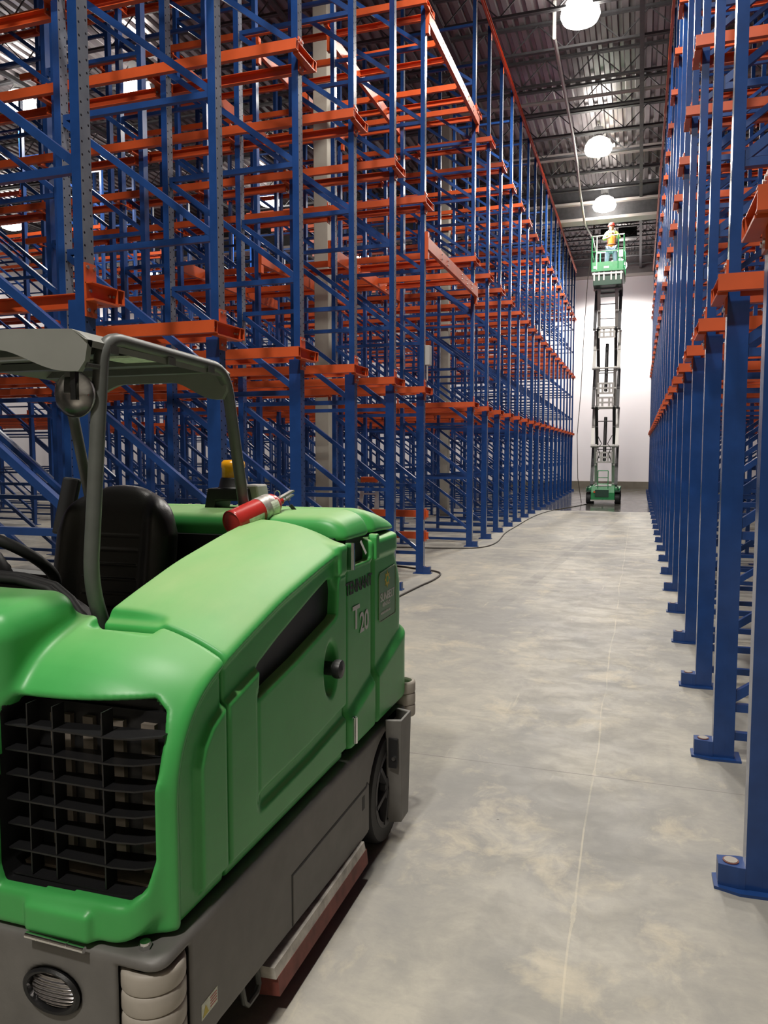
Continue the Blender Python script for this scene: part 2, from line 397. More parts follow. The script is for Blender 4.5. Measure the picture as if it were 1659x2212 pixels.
struct(MB().box((XR, YB, 0), (XR + .2, YW, ZC + .2)).build('wall_right', kerb_concrete))
struct(MB().box((XL, YB - .2, 0), (XR, YB, ZC + .2)).build('wall_front', kerb_concrete))

# open-web roof joists across the hall
def joist_mesh():
    m = MB(); zt, zb = ZC - .02, ZC - .66
    for s in (-1, 1):
        m.box((XL, s * .035 - .03, zt - .05), (XR, s * .035 + .03, zt)); m.box((XL, s * .03 - .025, zb), (XR, s * .03 + .025, zb + .05))
    x = XL; k = 0
    while x < XR - 1.1:
        m.bar((x, 0, zb + .03), (x + .6, 0, zt - .03), .022, .022); m.bar((x + .6, 0, zt - .03), (x + 1.2, 0, zb + .03), .022, .022); x += 1.2
    return m.mesh('joist', joist_m)
jm = joist_mesh(); jy = [YW - 1.0 - 1.62 * k for k in range(22)]
for k, y in enumerate(jy):
    if abs(y - 29.6) < .9: continue
    o = bpy.data.objects.new('roof_joist', jm); col.objects.link(o); o.location = (0, y, 0)
    tag(o, f'dark open-web roof joist under the ribbed deck, {ORD[k]} from the white back wall', 'joist', 'roof joists')
bm_ = MB()
for q in (XL + 1, -23, -19, -14.6, -11, -7.2, -4.2, -.15, 3.5, 7):
    bm_ = MB(); bm_.box((q - .05, YB, ZC - .70), (q + .05, YW - .2, ZC - .66)); bm_.box((q - .012, YB, ZC - .66), (q + .012, YW - .2, ZC - .58))
    o = bm_.build('joist_bridging', joist_m)
    tag(o, 'dark steel bridging bar running along the hall under the joists', 'joist bracing', 'joist bridging bars')
# the deep girder, the pale pipe and beam that cross the aisle overhead
g = thing('roof_girder', (-1.3, 29.6, ZC - 1.5), 'deep dark roof girder with pale flanges crossing above the lift', 'girder')
MB().box((XL, 29.45, ZC - 1.22), (XR, 29.75, ZC - .05)).build('web', joist_m, g)
m = MB(); m.box((XL, 29.3, ZC - 1.32), (XR, 29.9, ZC - 1.22)); m.box((XL, 29.25, ZC - .74), (XR, 29.45, ZC - .66)); m.build('flange', girder_m, g)
tag(MB().box((XL, 25.98, ZC - .27), (XR, 26.16, ZC - .10)).build('crossing_beam', girder_m), 'pale pinkish steel beam crossing under the roof behind the middle lamp', 'beam')
tag(MB().tube([(XL, 21.2, ZC - .52), (XR, 21.2, ZC - .52)], .045, 10).build('sprinkler_pipe', pipe_m, smooth=40), 'thin grey sprinkler pipe crossing the aisle below the roof deck', 'pipe')
m = MB(); m.tube([(-1.95, 17.55, ZC - .02), (-1.95, 17.6, ZC - .75), (-1.98, 22.5, ZC - .75), (-2.02, 25, ZC - .8), (-2.1, 27.6, ZC - .95), (-2.05, 29.2, ZC - 1.45), (-2.0, 33.5, ZC - .9), (-2.0, 34, ZC - .02)], .04, 8)
tag(m.build('conduit', pipe_m, smooth=40), 'pale conduit hanging along the aisle ceiling left of the lamps', 'conduit')
for nm, x, wd, lb in (('left', -1.56, .45, 'small black unit heater hung from the roof left of the red helmet'), ('right', -.68, .75, 'larger black unit heater hung from the roof right of the red helmet')):
    h = thing('unit_heater', (x, 35, ZC - .55), lb, 'heater')
    MB().box((x - wd / 2, 34.8, ZC - .62), (x + wd / 2, 35.2, ZC - .12)).build('housing', black_pl, h, bevel=.02)
    mm = MB()
    for i in range(6): mm.box((x - wd / 2 + .04, 34.78, ZC - .58 + i * .075), (x + wd / 2 - .04, 34.8, ZC - .55 + i * .075))
    mm.build('louvre', joist_m, h)
    mm = MB(); mm.cyl((x, 35, ZC - .13), (x, 35, ZC - .02), .03); mm.build('hanger', joist_m, h)

# high-bay lamps
def lamp(x, y, label, group=None, zl=10.75, power=LAMP_W * .7):
    t = thing('high_bay_lamp', (x, y, zl), label, 'lamp', group)
    m = MB(); m.lathe([(0.01, .62), (.13, .60), (.13, .34), (.20, .30), (.20, .27), (.01, .27)], (x, y, zl), n=24); m.tube([(x, y, zl + .6), (x, y, ZC - .001)], .012, 8)
    m.build('housing', lamp_body, t, smooth=30)
    m = MB(); m.lathe([(.19, .28), (.30, .22), (.38, .09), (.40, -.02), (.35, -.13), (.19, -.19), (.005, -.20)], (x, y, zl), n=28)
    m.build('diffuser', lampm, t, smooth=60)
    l = bpy.data.lights.new('lamp_light', 'SPOT'); l.energy = power; l.color = (1, .95, .87); l.shadow_soft_size = .3
    l.spot_size = math.radians(172); l.spot_blend = .5
    o = bpy.data.objects.new('lamp_light', l); col.objects.link(o); o.location = (0, 0, -.55); o.parent = t
AX = -1.36
names = ['glaring high-bay lamp above the aisle, nearest of those in view', 'glaring high-bay lamp in the middle of the aisle ceiling',
         'glaring high-bay lamp just above the red-helmeted person', 'high-bay lamp close to the white back wall above the lift platform']
for y, lb in zip((16.95, 24.3, 28.7, 37.4), names): lamp(AX if y < 35 else -1.12, y, lb, zl=10.75 if y < 26 else 10.42 if y < 35 else 10.3, power=LAMP_W * (1 if y < 35 else 2.2))
for y, f in ((-4.0, 1.9), (3.0, 1.1), (10.0, 1.1)): lamp(AX, y, 'high-bay lamp over the near aisle above the picture', 'lamps above the near aisle', power=LAMP_W * f)
lamp(-12.06, 16.8, 'small bright lamp seen through the upper left rack beams', power=LAMP_W * .7)
lamp(-12.7, 25.5, 'small bright lamp behind the middle of the left rack', power=LAMP_W * .7)
lamp(-23.7, 24.9, 'small bright lamp low at the far left edge', power=LAMP_W * .7)
lamp(-15.4, 16.6, 'small faint lamp high at the far left edge', power=LAMP_W * .5)
for x, y in ((-12.4, 34), (-23.7, 34)):
    lamp(x, y, 'high-bay lamp hidden above the racks', 'lamps above the racks', power=LAMP_W * .6)

# building columns inside the left rack
for y, lb in ((12.58, 'beige square building column standing in the tunnel of the left rack'), (21.3, 'beige square building column further back inside the left rack')):
    t = thing('building_column', (-5.25, y, 0), lb, 'column')
    MB().box((-5.38, y - .15, 0), (-5.12, y + .15, ZC)).build('shaft', column_concrete, t, bevel=.012)
    MB().box((-5.47, y - .24, 0), (-5.03, y + .24, .03)).build('base_plate', joist_m, t)

# ------------------------------------------------------------------ the racks
LV = (2.70, 5.32, 7.95); ZT = 10.12; NODE = [0.30] + [1.29 + 1.02 * k for k in range(9)]
def c_rail(m, x0, x1, y, s, zt, h=.088, f=.05):          # a pallet rail: web at y, flanges turned to s
    t = .006; w0 = y + s * (f - t); w1 = y + s * f
    m.box((x0, min(w0, w1), zt - h), (x1, max(w0, w1), zt))
    m.box((x0, min(y, w0), zt - t), (x1, max(y, w0), zt)); m.box((x0, min(y, w0), zt - h), (x1, max(y, w0), zt - h + t))
ARM = .172
def post_mesh(m, x, heavy):
    # an open channel column, web on the aisle side
    def chan(x0, x1, wd, z0, z1, t=.012):
        m.box((x1 - t, -wd / 2, z0), (x1, wd / 2, z1)); m.box((x0, -wd / 2, z0), (x1 - t, -wd / 2 + t, z1)); m.box((x0, wd / 2 - t, z0), (x1 - t, wd / 2, z1))
    chan(x - .062, x, .088, .012, ZT)
    if heavy:
        chan(x - .112, x - .0621, .088, .012, LV[0] - .09); m.prism([(x - .112, .3), (x - .112, .31), (x - .1, .31), (x - .1, .3)], 'y', -.044, .044)
def foot_mesh(x):
    m = MB()
    m.prism([(x - .15, -.075), (x + .02, -.085), (x + .115, -.052), (x + .115, .052), (x + .02, .085), (x - .15, .075)], 'z', 0, .012)
    return m
def toe_mesh(x):
    m = MB(); m.prism([(x, -.05), (x + .025, -.05), (x + .1, -.036), (x + .1, .036), (x + .025, .05), (x, .05)], 'z', .012, .10)
    m.cyl((x + .05, 0, .10), (x + .05, 0, .104), .031, n=18, mi=1); m.cyl((x + .05, 0, .104), (x + .05, 0, .106), .026, n=18, mi=2)
    return m
plug_rim = M('plug_rim', (0.16, 0.05, 0.035), 0.6); plug_top = M('plug_top', (0.33, 0.30, 0.27), 0.7)
def arm_mesh(x, zt, s=1):
    m = MB(); sides = (s,) if s in (-1, 1) else (-1, 1)
    y0, y1 = (-ARM if -1 in sides else -.05), (ARM if 1 in sides else .05)
    a, b = x + .012, x + .06
    m.box((x, -.045, zt - .185), (x + .012, .045, zt + .11))
    m.box((a, y0, zt - .088), (a + .006, y1, zt)); m.box((a, y0, zt - .006), (b, y1, zt)); m.box((a, y0, zt - .102), (b + .008, y1, zt - .09))
    for e in ((y0, y0 + .006) if y0 < -.1 else None, (y1 - .006, y1) if y1 > .1 else None):
        if e: m.box((a, e[0], zt - .09), (b, e[1], zt)); m.cyl((b - .022, (e[0]+e[1])/2 - .01, zt - .045), (b - .022, (e[0]+e[1])/2 + .01, zt - .045), .009, n=8, mi=1)
    for y in (-.028, .028):
        for z in (zt + .085, zt - .15): m.cyl((x + .012, y, z), (x + .02, y, z), .011, n=8, mi=1)
    for y in (y0 + .03, y1 - .03): m.cyl((a + .006, y, zt - .045), (a + .016, y, zt - .045), .009, n=8, mi=1)
    return m
DEP = 1.42
def brace(m, a, b): m.bar(a, b, .045, .045, up=(0, 1, 0) if a[2] == b[2] else (0, 1, 0))
def make_frame(sides):
    t = thing('upright_frame', (0, 0, 0), 'x', 'upright frame')
    for x, hv in ((0, True), (-DEP + .062, False)):
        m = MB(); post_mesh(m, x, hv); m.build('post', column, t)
    f = foot_mesh(0).build('foot', blue, t); toe_mesh(0).build('toe_guard', [blue, plug_rim, plug_top], f)
    foot_mesh(-DEP + .062).build('foot', blue, t)
    for z in [.135] + NODE:
        m = MB(); m.bar((-.06, 0, z), (-DEP + .06, 0, z), .04, .045); m.build('horizontal_brace', blue, t)
    for z0, z1 in zip(NODE, NODE[1:]):
        m = MB(); m.bar((-.062, .0, z0 + .03), (-DEP + .06, .0, z1 - .03), .042, .05); m.build('diagonal_brace', blue, t)
    for zt in LV:
        arm_mesh(0, zt, sides).build('rail_arm', [orange, zinc], t)
        arm_mesh(-DEP + .062 - .062 - .062, zt, sides).build('rail_arm', [orange, zinc], t)
    return t
def frame_single():
    m = MB()
    for x, hv in ((0, False), (-DEP + .062, False)): post_mesh(m, x, hv); f = foot_mesh(x); m.add(f.v, f.f)
    for z in [.135] + NODE: m.bar((-.06, 0, z), (-DEP + .06, 0, z), .04, .045)
    for z0, z1 in zip(NODE, NODE[1:]): m.bar((-.062, 0, z0 + .03), (-DEP + .06, 0, z1 - .03), .042, .05)
    k = len(m.f)
    for zt in LV:
        for x in (-.124, -DEP - .062 + .062):
            a = arm_mesh(x, zt, 0); m.add(a.v, a.f, 1)
    return m.mesh('inner_frame', [blue, orange])
# where the left frames stand: six before the tunnel, then the long run to the back wall
LX, RX = -2.953, .443
LY = [3.66, 5.11, 6.54, 7.95, 9.37, 10.79] + [14.24 + 1.413 * k for k in range(17)]
RY = [3.30 + 1.427 * k for k in range(25)]
proto = make_frame(0); proto_one = make_frame(1)
def place(src, first, x, y, rz, label, group):
    if first:
        src.location = (x, y, 0); src.rotation_euler = (0, 0, rz); src['label'] = label; src['group'] = group; return src
    return dup(src, (x, y, 0), rz, label, group)
place(proto_one, True, LX, LY[0], 0, 'blue upright frame nearest the camera on the left, behind the sweeper canopy', 'left aisle frames')
for k, y in enumerate(LY[1:], 1):
    place(proto, k == 1, LX, y, 0, f'blue upright frame on the left of the aisle, {ORD[k]} from the camera', 'left aisle frames')
for k, y in enumerate(RY):
    place(proto, False, RX, y, PI, f'blue upright frame on the right of the aisle, {ORD[k]} from the camera', 'right aisle frames')
inner = frame_single()
def inner_frame(x, y, rz, label, group):
    o = bpy.data.objects.new('upright_frame', inner); col.objects.link(o); o.location = (x, y, 0); o.rotation_euler = (0, 0, rz)
    tag(o, label, 'upright frame', group)
for k, y in enumerate(LY):
    for j in (1, 2): inner_frame(LX - 2.62 * j + (DEP if 0 else 0), y, 0, 'blue upright frame standing inside the left rack behind its aisle row', 'inner frames of the left rack')
for k, y in enumerate(RY[:20]):
    inner_frame(RX + 2.62, y, PI, 'blue upright frame standing inside the right rack behind its aisle row', 'inner frames of the right rack')
FX = -14.1
FY = [12.4 + 1.43 * k for k in range(18)]
for y in FY:
    for j in range(3): inner_frame(FX - 2.62 * j, y, 0, 'blue upright frame in the second rack far behind the left one', 'frames of the distant rack')
# pallet rails
def rail_mesh(L, s):
    m = MB(); c_rail(m, -L, 0, 0, s, 0); return m.mesh('rail', orange)
RLEN = 6.9
rm = {s: rail_mesh(RLEN, s) for s in (-1, 1)}
LVN = ('lowest', 'second', 'third')
def rail(x, y, z, s, rz, label, group, me=None):
    o = bpy.data.objects.new('pallet_rail', me or rm[s]); col.objects.link(o); o.location = (x, y, z); o.rotation_euler = (0, 0, rz)
    tag(o, label, 'pallet rail', group)
for sidename, xs, ys, rz in (('left', LX + .066, LY, 0), ('right', RX - .066, RY, PI)):
    for k, y in enumerate(ys):
        for li, z in enumerate(LV):
            for s in (-1, 1):
                if sidename == 'left' and k == 0 and s == -1: continue
                if sidename == 'right' and k == 0 and s == -1 and False: continue
                nm = 'near' if s == -1 else 'far'
                yy = y + s * (ARM + .002)
                rail(xs, yy, z, (s if rz == 0 else -s), rz, f'orange {LVN[li]}-level rail on the {nm} side of the {ORD[k]} {sidename} aisle frame', f'{sidename} rack {LVN[li]} level rails')
m = MB()
for y in FY:
    for z in LV:
        for s in (-1, 1): c_rail(m, FX + .06 - 6.7, FX + .06, y + s * (ARM + .002), s, z)
tag(m.build('distant_rail', orange), 'mass of orange rails in the second rack far behind the left one', 'pallet rails', kind='stuff')
# header beams along the tops
def header(x, y0, y1, label, group, z=ZT - .02, d=.05):
    m = MB(); h = .10
    m.box((x, y0, z - h), (x + .006, y1, z)); m.box((x, y0, z - .006), (x + d, y1, z)); m.box((x, y0, z - h), (x + d, y1, z - h + .006))
    for yy in (y0, y1): m.box((x - .004, yy - .045 if yy == y1 else yy, z - .24), (x + .002, yy if yy == y1 else yy + .045, z + .02))
    tag(m.build('header_beam', orange), label, 'header beam', group)
for sd, ys, x in (('left', LY, LX + .006), ('right', RY, RX - .056)):
    for k in range(len(ys) - 1):
        if ys[k + 1] < 8: continue
        header(x, ys[k], ys[k + 1], f'orange top beam joining the {ORD[k]} and {ORD[k+1]} {sd} aisle frames', f'{sd} rack top beams')
# the tunnel: beams across its mouth at two heights and the rails they carry
ty0, ty1 = LY[5] + .05, LY[6] - .05
for zi, zt in enumerate((4.80, 7.86)):
    hn = ('lower', 'upper')[zi]
    for j, x in enumerate((LX - .0, LX - DEP - .06, LX - 2.62, LX - 2.62 - DEP)):
        t = thing('tunnel_beam', (x, (ty0 + ty1) / 2, zt - .17), f'orange {hn} beam across the rack tunnel, {ORD[j]} from the aisle', 'beam', 'tunnel beams')
        m = MB(); m.box((x + .05, ty0 - .09, zt - .17), (x + .058, ty1 + .09, zt)); m.box((x, ty0, zt - .006), (x + .05, ty1, zt)); m.box((x, ty0, zt - .17), (x + .05, ty1, zt - .163))
        m.build('channel', orange, t)
        for e in (ty0 - .05, ty1 + .05):
            mm = MB(); mm.box((x + .002, e - .045, zt - .32), (x + .0499, e + .045, zt + .12)) if False else mm.box((x + .004, e - .04, zt - .30), (x + .05, e + .04, zt + .08)); mm.build('end_plate', orange, t)
        mm = MB()
        for yy in (11.55, 11.95, 12.95, 13.35, 13.75):
            for zz in (zt - .05, zt - .12): mm.cyl((x + .058, yy, zz), (x + .068, yy, zz), .012, n=8)
        mm.build('bolts', zinc, t)
    for j, yy in enumerate((11.75, 13.15)):
        for s, q in ((-1, yy - .2), (1, yy + .25)):
            rail(LX - .01, q, zt - .01, s, 0, f'orange rail across the rack tunnel at its {hn} beams, {("near","far")[j]} pair {("near","far")[s > 0]} one', 'tunnel rails')
# low guard beams beside the tunnel frame
for zt, lb in ((.92, 'low orange guard beam beside the tunnel frame, upper of two'), (.60, 'low orange guard beam beside the tunnel frame, lower of two')):
    t = thing('guard_beam', (LX - 1, LY[5] + .11, zt - .1), lb, 'guard beam', 'guard beams')
    m = MB(); y = LY[5] + .05
    m.box((LX - 4.2, y + .004, zt - .1), (LX + .05, y + .012, zt)); m.box((LX - 4.2, y + .012, zt - .006), (LX + .05, y + .05, zt)); m.box((LX - 4.2, y + .012, zt - .1), (LX + .05, y + .05, zt - .094))
    m.build('channel', orange, t)
    MB().box((LX + .001, y - .05, zt - .13), (LX + .012, y + .06, zt + .03)).build('end_plate', orange, t)
# electrical box on the tunnel post
t = thing('electrical_box', (LX + .05, LY[5], 3.1), 'small grey electrical box with conduit on the tunnel post', 'electrical box')
MB().box((LX + .002, LY[5] + .0, 3.02), (LX + .07, LY[5] + .13, 3.30)).build('box', pipe_m, t, bevel=.006)
MB().tube([(LX + .03, LY[5] + .03, 2.80), (LX + .03, LY[5] + .03, 3.02)], .012, 8).build('conduit', pipe_m, t)

# ------------------------------------------------------------------ the ride-on floor scrubber
SW = thing('floor_scrubber', (-1.73, 2.5, 0), 'green ride-on floor scrubber with grey skirt and overhead guard in the left foreground', 'floor scrubber')
XS = -1.06
def Ttop(Y):                                    # height of the hood's crown along the machine
    return np.interp(Y, [1.40, 1.50, 1.56, 1.66, 1.78, 1.95, 2.2, 2.5, 2.76, 2.95, 3.15, 3.35, 3.5, 3.6],
                     [1.06, 1.125, 1.175, 1.222, 1.268, 1.322, 1.392, 1.452, 1.495, 1.512, 1.512, 1.475, 1.43, 1.38])
def Tsm(Y):
    return (Ttop(Y - .06) + Ttop(Y - .03) + Ttop(Y) + Ttop(Y + .03) + Ttop(Y + .06)) / 5
PANEL = [(1.700, .60), (1.700, .93), (1.72, .98), (1.76, 1.02), (1.83, 1.052), (2.025, 1.10), (2.06, 1.07), (2.64, 1.17), (2.665, 1.28), (3.2, 1.3), (3.2, .60)]
WINDOW = [(2.02, 1.02), (2.03, 1.095), (2.06, 1.115), (2.20, 1.165), (2.46, 1.245), (2.60, 1.285), (2.645, 1.28), (2.655, 1.235), (2.645, 1.150), (2.62, 1.137), (2.30, 1.068)]
GRILLE = [(-1.525, .66), (-1.535, .69), (-1.535, 1.08), (-1.515, 1.108), (-1.16, 1.112), (-1.135, 1.09), (-1.122, 1.04), (-1.122, .75), (-1.135, .69), (-1.165, .665)]
def hood_core(X, Y, Z, yb):
    T = Tsm(Y)
    pan = 1 - sstep(poly_sd(Y, Z, PANEL), -.004, .014)
    yf = 1.487 + .05 * np.maximum(Z - .95, 0) ** 1.2
    sp = smax((Z - T) * .96, yf - Y, .20)            # outline of the hood seen from the side
    xs = XS - .020 * (1 - pan) * sstep(-sp, .100, .135)
    # lower channel in the side
    ch = seg_sd(Y, Z, [(2.02, .70), (2.4, .715), (2.9, .76)])
    xs = xs - .018 * (1 - sstep(ch, .012, .036)) * sstep(Y, 1.99, 2.06)
    xs = xs - .004 * (1 - sstep(np.abs(Y - 2.012), .002, .009)) * (Z < 1.05) * (Z > .70)
    dC = (X - (XS + .004)) * .60 + (sp + .092) * .80
    d = smax(smax(X - xs, dC, .016), sp, .15)
    d = smax(d, .553 - Z, .02)
    d = smax(d, Y - yb, .015)
    return d
SEAM = 1.838
def front_f(X, Y, Z):
    d = hood_core(X, Y, Z, SEAM - .004)
    hl = smax(d, -1.56 - X, .03)
    low = smax(smax(smax(smax(1.49 - Y, Y - (SEAM - .004), .02), Z - 1.0, .02), .553 - Z, .02), np.abs(X + 1.74) - .65, .12)
    cowl = rbox(X, Y, Z - .10 * (Y - 1.7), (-2.42, 1.50, .553), (-1.525, SEAM - .004, 1.352), .075)
    d = smin(smin(hl, low, .02), cowl, .035)
    g = poly_sd(X, Z, GRILLE)
    d = smax(d, -np.maximum(g - .012, Y - 1.66), .022)
    # hinge lip under the grille, finger pad at the seam
    lip = rbox(X, Y, Z, (-1.44, 1.468, .553), (-1.245, 1.60, .628), .014)
    d = smin(d, lip, .02)
    pad = rbox(X, Y, Z, (-1.475, 1.775, 1.245), (-1.27, 1.90, 1.40), .022)
    d = smax(d, -pad, .02)
    return d
def side_f(X, Y, Z):
    d = hood_core(X, Y, Z, 2.745)
    d = smax(d, -1.472 - X, .025)
    d = smax(d, SEAM + .004 - Y, .012)
    w = np.maximum(poly_sd(Y, Z, WINDOW), (XS - .045) - X)
    d = smax(d, -w, .012)
    # hand-knob pocket
    kp = np.sqrt(((Y - 2.585) / .062) ** 2 + ((Z - .955) / .10) ** 2 + ((X - XS) / .05) ** 2)
    d = smax(d, (1 - kp) * .05, .012)
    pad = rbox(X, Y, Z, (-1.475, 1.775, 1.262), (-1.27, 1.868, 1.42), .022)
    d = smax(d, -pad, .02)
    # latch block at the rear end of the shoulder
    blk = rbox(X, Y, Z, (-1.14, 2.665, 1.285), (-1.054, 2.745, 1.405), .018)
    return smin(d, blk, .02)
def tank_f(X, Y, Z):
    low = 1 - sstep(Z, .775, .80 + .0)
    step = 1 - sstep(Z - .26 * (Y - 3.0), .745, .80)
    xs = XS - .012 + .022 * step - .02 * sstep(Z, .80, 1.0) * 0
    xs = xs - .03 * (1 - sstep(np.abs(Y - 3.085), .006, .026)) * 1.0
    xs = xs + .014 * (1 - sstep(np.abs(Z - 1.345), .03, .055))
    yr = 3.575 + .035 * step - .09 * sstep(Z, 1.12, 1.33) - .02 * (1 - sstep(Z, .8, 1.0))
    d = smax(X - xs, Y - yr, .13)
    d = smax(d, 2.762 - Y, .03); d = smax(d, -2.36 - X, .15); d = smax(d, .575 - Z, .03); d = smax(d, Z - 1.392, .03)
    slot = rbox(X, Y, Z, (-1.13, 2.845, 1.305), (-1.0, 3.035, 1.45), .02)
    return smax(d, -slot, .015)
def lid_f(y0, y1):
    def f(X, Y, Z):
        T = Tsm(Y) + .004
        d = smax(X - (XS - .012), (Z - T), .13)
        d = smax(d, -2.36 - X, .14); d = smax(d, y0 - Y, .05); d = smax(d, Y - y1, .07)
        return smax(d, 1.408 + .12 * np.maximum(Y - 3.1, 0) * 0 - .05 * np.maximum(Y - 3.2, 0) - Z, .02)
    return f
fc = sdf_build('front_cowl', front_f, (-2.46, 1.42, .53), (-1.02, 1.86, 1.40), .0075, green, SW)
fc.data.materials.append(black_pl)                       # the unpainted throat behind the grille
cen = np.array([p_.center for p_ in fc.data.polygons]); X_, Y_, Z_ = cen.T
inn = (poly_sd(X_, Z_, GRILLE) < .035) & (Y_ < 1.675) & (hood_core(X_, Y_, Z_, SEAM + .5) < -.03) & (Z_ > .62)
inn |= (poly_sd(X_, Z_, GRILLE) < .05) & (Y_ < 1.675) & (Y_ > 1.532) & ((X_ < -1.50) | (Z_ < .70)) & (Z_ > .62) & (X_ < -1.13) & (Z_ < 1.10)
fc.data.polygons.foreach_set('material_index', inn.astype(np.int32))
sdf_build('engine_hood', side_f, (-1.54, 1.82, .53), (-1.02, 2.77, 1.54), .0065, green, SW)
tank = sdf_build('recovery_tank', tank_f, (-2.40, 2.74, .55), (-1.01, 3.60, 1.42), .008, green, SW)
sdf_build('tank_lid', lid_f(2.775, 3.085), (-2.40, 2.75, 1.38), (-1.03, 3.11, 1.55), .0065, green, SW)
sdf_build('tank_lid', lid_f(3.10, 3.50), (-2.40, 3.08, 1.36), (-1.03, 3.54, 1.55), .0065, green, SW)
# dark filler behind seams and the gap above the skirt
MB().box((-2.33, 1.60, .30), (-1.11, 3.44, .62)).box((-1.46, 1.80, .5), (-1.13, 2.80, 1.17)).box((-2.30, 2.74, 1.30), (-1.12, 3.40, 1.42)).build('inner_chassis', black_pl, SW)
m = MB(); m.prism([(y, z) for y, z in WINDOW], 'x', XS - .055, XS - .040); m.build('vent_panel', black_pl, SW)
m = MB(); m.cyl((XS - .03, 2.60, .955), (XS + .016, 2.60, .955), .026, n=24); m.lathe([(.018, .016), (.033, .018), (.036, .03), (.033, .045), (.001, .05)], (XS - .01, 2.60, .955), (1, 0, 0))
m.build('hood_knob', black_pl, SW, smooth=40)
# grille: slats, uprights and the radiator behind
m = MB()
for i in range(7):
    z = .652 + i * .0662
    m.prism([(-1.545, 1.538), (-1.22, 1.538), (-1.16, 1.548), (-1.10, 1.585), (-1.10, 1.625), (-1.545, 1.580)], 'z', z, z + .0045)
gr = m.build('grille', black_pl, SW)
m = MB()
for x in (-1.475, -1.395, -1.245): m.box((x - .002, 1.541, .66), (x + .002, 1.583, 1.112))
m.build('grille_rib', black_pl, gr)
m = MB(); m.box((-1.56, 1.645, .62), (-1.112, 1.69, 1.09), 1)
for x, wd in ((-1.47, .022), (-1.43, .028), (-1.36, .032), (-1.285, .070), (-1.175, .04)):
    m.box((x - wd / 2, 1.63, .64), (x + wd / 2, 1.646, 1.06))
m.box((-1.54, 1.585, .645), (-1.11, 1.645, .664), 0)
m.build('radiator', [rad_m, black_pl], SW)
m = MB(); m.tube([(-1.425, 1.462, .552), (-1.25, 1.462, .548)], .008, 12); 
for x in (-1.39, -1.35, -1.30): m.tube([(x, 1.462, .551), (x + .003, 1.462, .551)], .0086, 12)
m.build('hinge', chrome, SW, smooth=40)

# grey steel skirt with corner rollers
RC = (-1.122, 1.556); RRC = (-1.085, 3.565); WC = (3.215, .245)
def skirt_f(X, Y, Z):
    zb = np.interp(Y, [1.4, 1.6, 1.75, 2.2, 2.9, 3.6], [.20, .20, .205, .185, .15, .15])
    d = smax(np.abs(X + 1.735) - .686, np.abs(Y - 2.54) - 1.06, .05)
    d = smax(d, Z - .541, .022); d = smax(d, zb - Z, .012)
    r = np.hypot(X - RC[0], Y - RC[1]) - .086
    d = smax(d, -np.maximum(r, Z - .512), .008)
    r = np.hypot(X - RRC[0], Y - RRC[1]) - .078
    d = smax(d, -np.maximum(r, Z - .66), .008)
    arch = np.maximum(np.hypot(Y - WC[0], Z - WC[1]) - .262, -1.22 - X)
    d = smax(d, -arch, .008)
    hl = np.maximum(np.sqrt(((X + 1.364) / .083) ** 2 + ((Z - .409) / .056) ** 2) * .07 - .07, Y - 1.52)
    return smax(d, -hl, .008)
sdf_build('skirt', skirt_f, (-2.44, 1.45, .12), (-1.02, 3.63, .56), .009, skirt_m, SW)
m = MB(); m.prism([(2.213, .195), (2.213, .366), (2.93, .362), (2.945, .372), (2.96, .36), (2.96, .165), (2.80, .165)], 'x', -1.053, -1.0455); m.build('access_panel', skirt_m, SW, bevel=.003)
m = MB(); m.prism([(2.207, .195), (2.207, .372), (2.93, .368), (2.945, .379), (2.967, .363), (2.967, .165), (2.80, .165)], 'x', -1.053, -1.0478); m.box((-1.047, 2.875, .285), (-1.0448, 2.905, .342)); m.build('panel_gap', black_rub, SW)
for (cx, cyy), z0, nn, r, hh in ((RC, .500, 6, .080, .055), (RRC, .638, 3, .066, .058)):
    for i in range(nn):
        zz = z0 - i * hh
        m = MB(); m.lathe([(r * .70, -.012), (r * .74, -.002), (r * .90, 0), (r * .97, -.004), (r, -.012), (r, -hh + .008), (r * .97, -hh + .002), (r * .9, -hh + .001), (r * .7, -hh + .001), (r * .70, -.012)], (cx, cyy, zz), n=32)
        m.build('bumper_roller', roller_m, SW, smooth=50)
m = MB(); m.cyl((RC[0], RC[1], .10), (RC[0], RC[1], .512), .03); m.build('roller_axle', black_rub, SW)
m = MB(); m.cyl((RC[0], RC[1] - .03, .541), (RC[0], RC[1] - .03, .552), .016, n=6); m.lathe([(.014, .552), (.013, .558), (.001, .56)], (RC[0], RC[1] - .03, 0)); m.build('axle_bolt', chrome, SW, smooth=30)
hl = MB().lathe([(.083, -.002), (.088, .006), (.080, .012), (.072, .010), (.070, -.012)], (0, 0, 0), (0, -1, 0), 36)
hl.v = [(x - 1.364, y + 1.478, z * .68 + .409) for x, y, z in hl.v]
hd = hl.build('headlight', black_pl, SW, smooth=40)
hl = MB().lathe([(.073, -.004), (.062, .004), (.04, .009), (.001, .011)], (0, 0, 0), (0, -1, 0), 36); hl.v = [(x - 1.364, y + 1.482, z * .68 + .409) for x, y, z in hl.v]
hl.build('headlight_lens', lens_m, hd, smooth=60)
# warning sticker on the skirt
Rx = Matrix(((0, 0, 1, 0), (1, 0, 0, 0), (0, 1, 0, 0), (0, 0, 0, 1)))      # text x -> +Y, text y -> +Z, facing +X
def onside(y, z, x): return Matrix.Translation((x, y, z)) @ Rx
st_ = MB().box((-1.0492, 1.655, .272), (-1.0480, 1.735, .316)).build('warning_sticker', paperm, SW)
MB().prism([(1.660, .277), (1.690, .277), (1.675, .305)], 'x', -1.0481, -1.0474).build('warning_triangle', yellow_m, st_)
m = MB()
for i in range(4): m.box((-1.0481, 1.698, .281 + i * .008), (-1.0474, 1.730, .284 + i * .008))
m.build('small_print', red_m, st_)
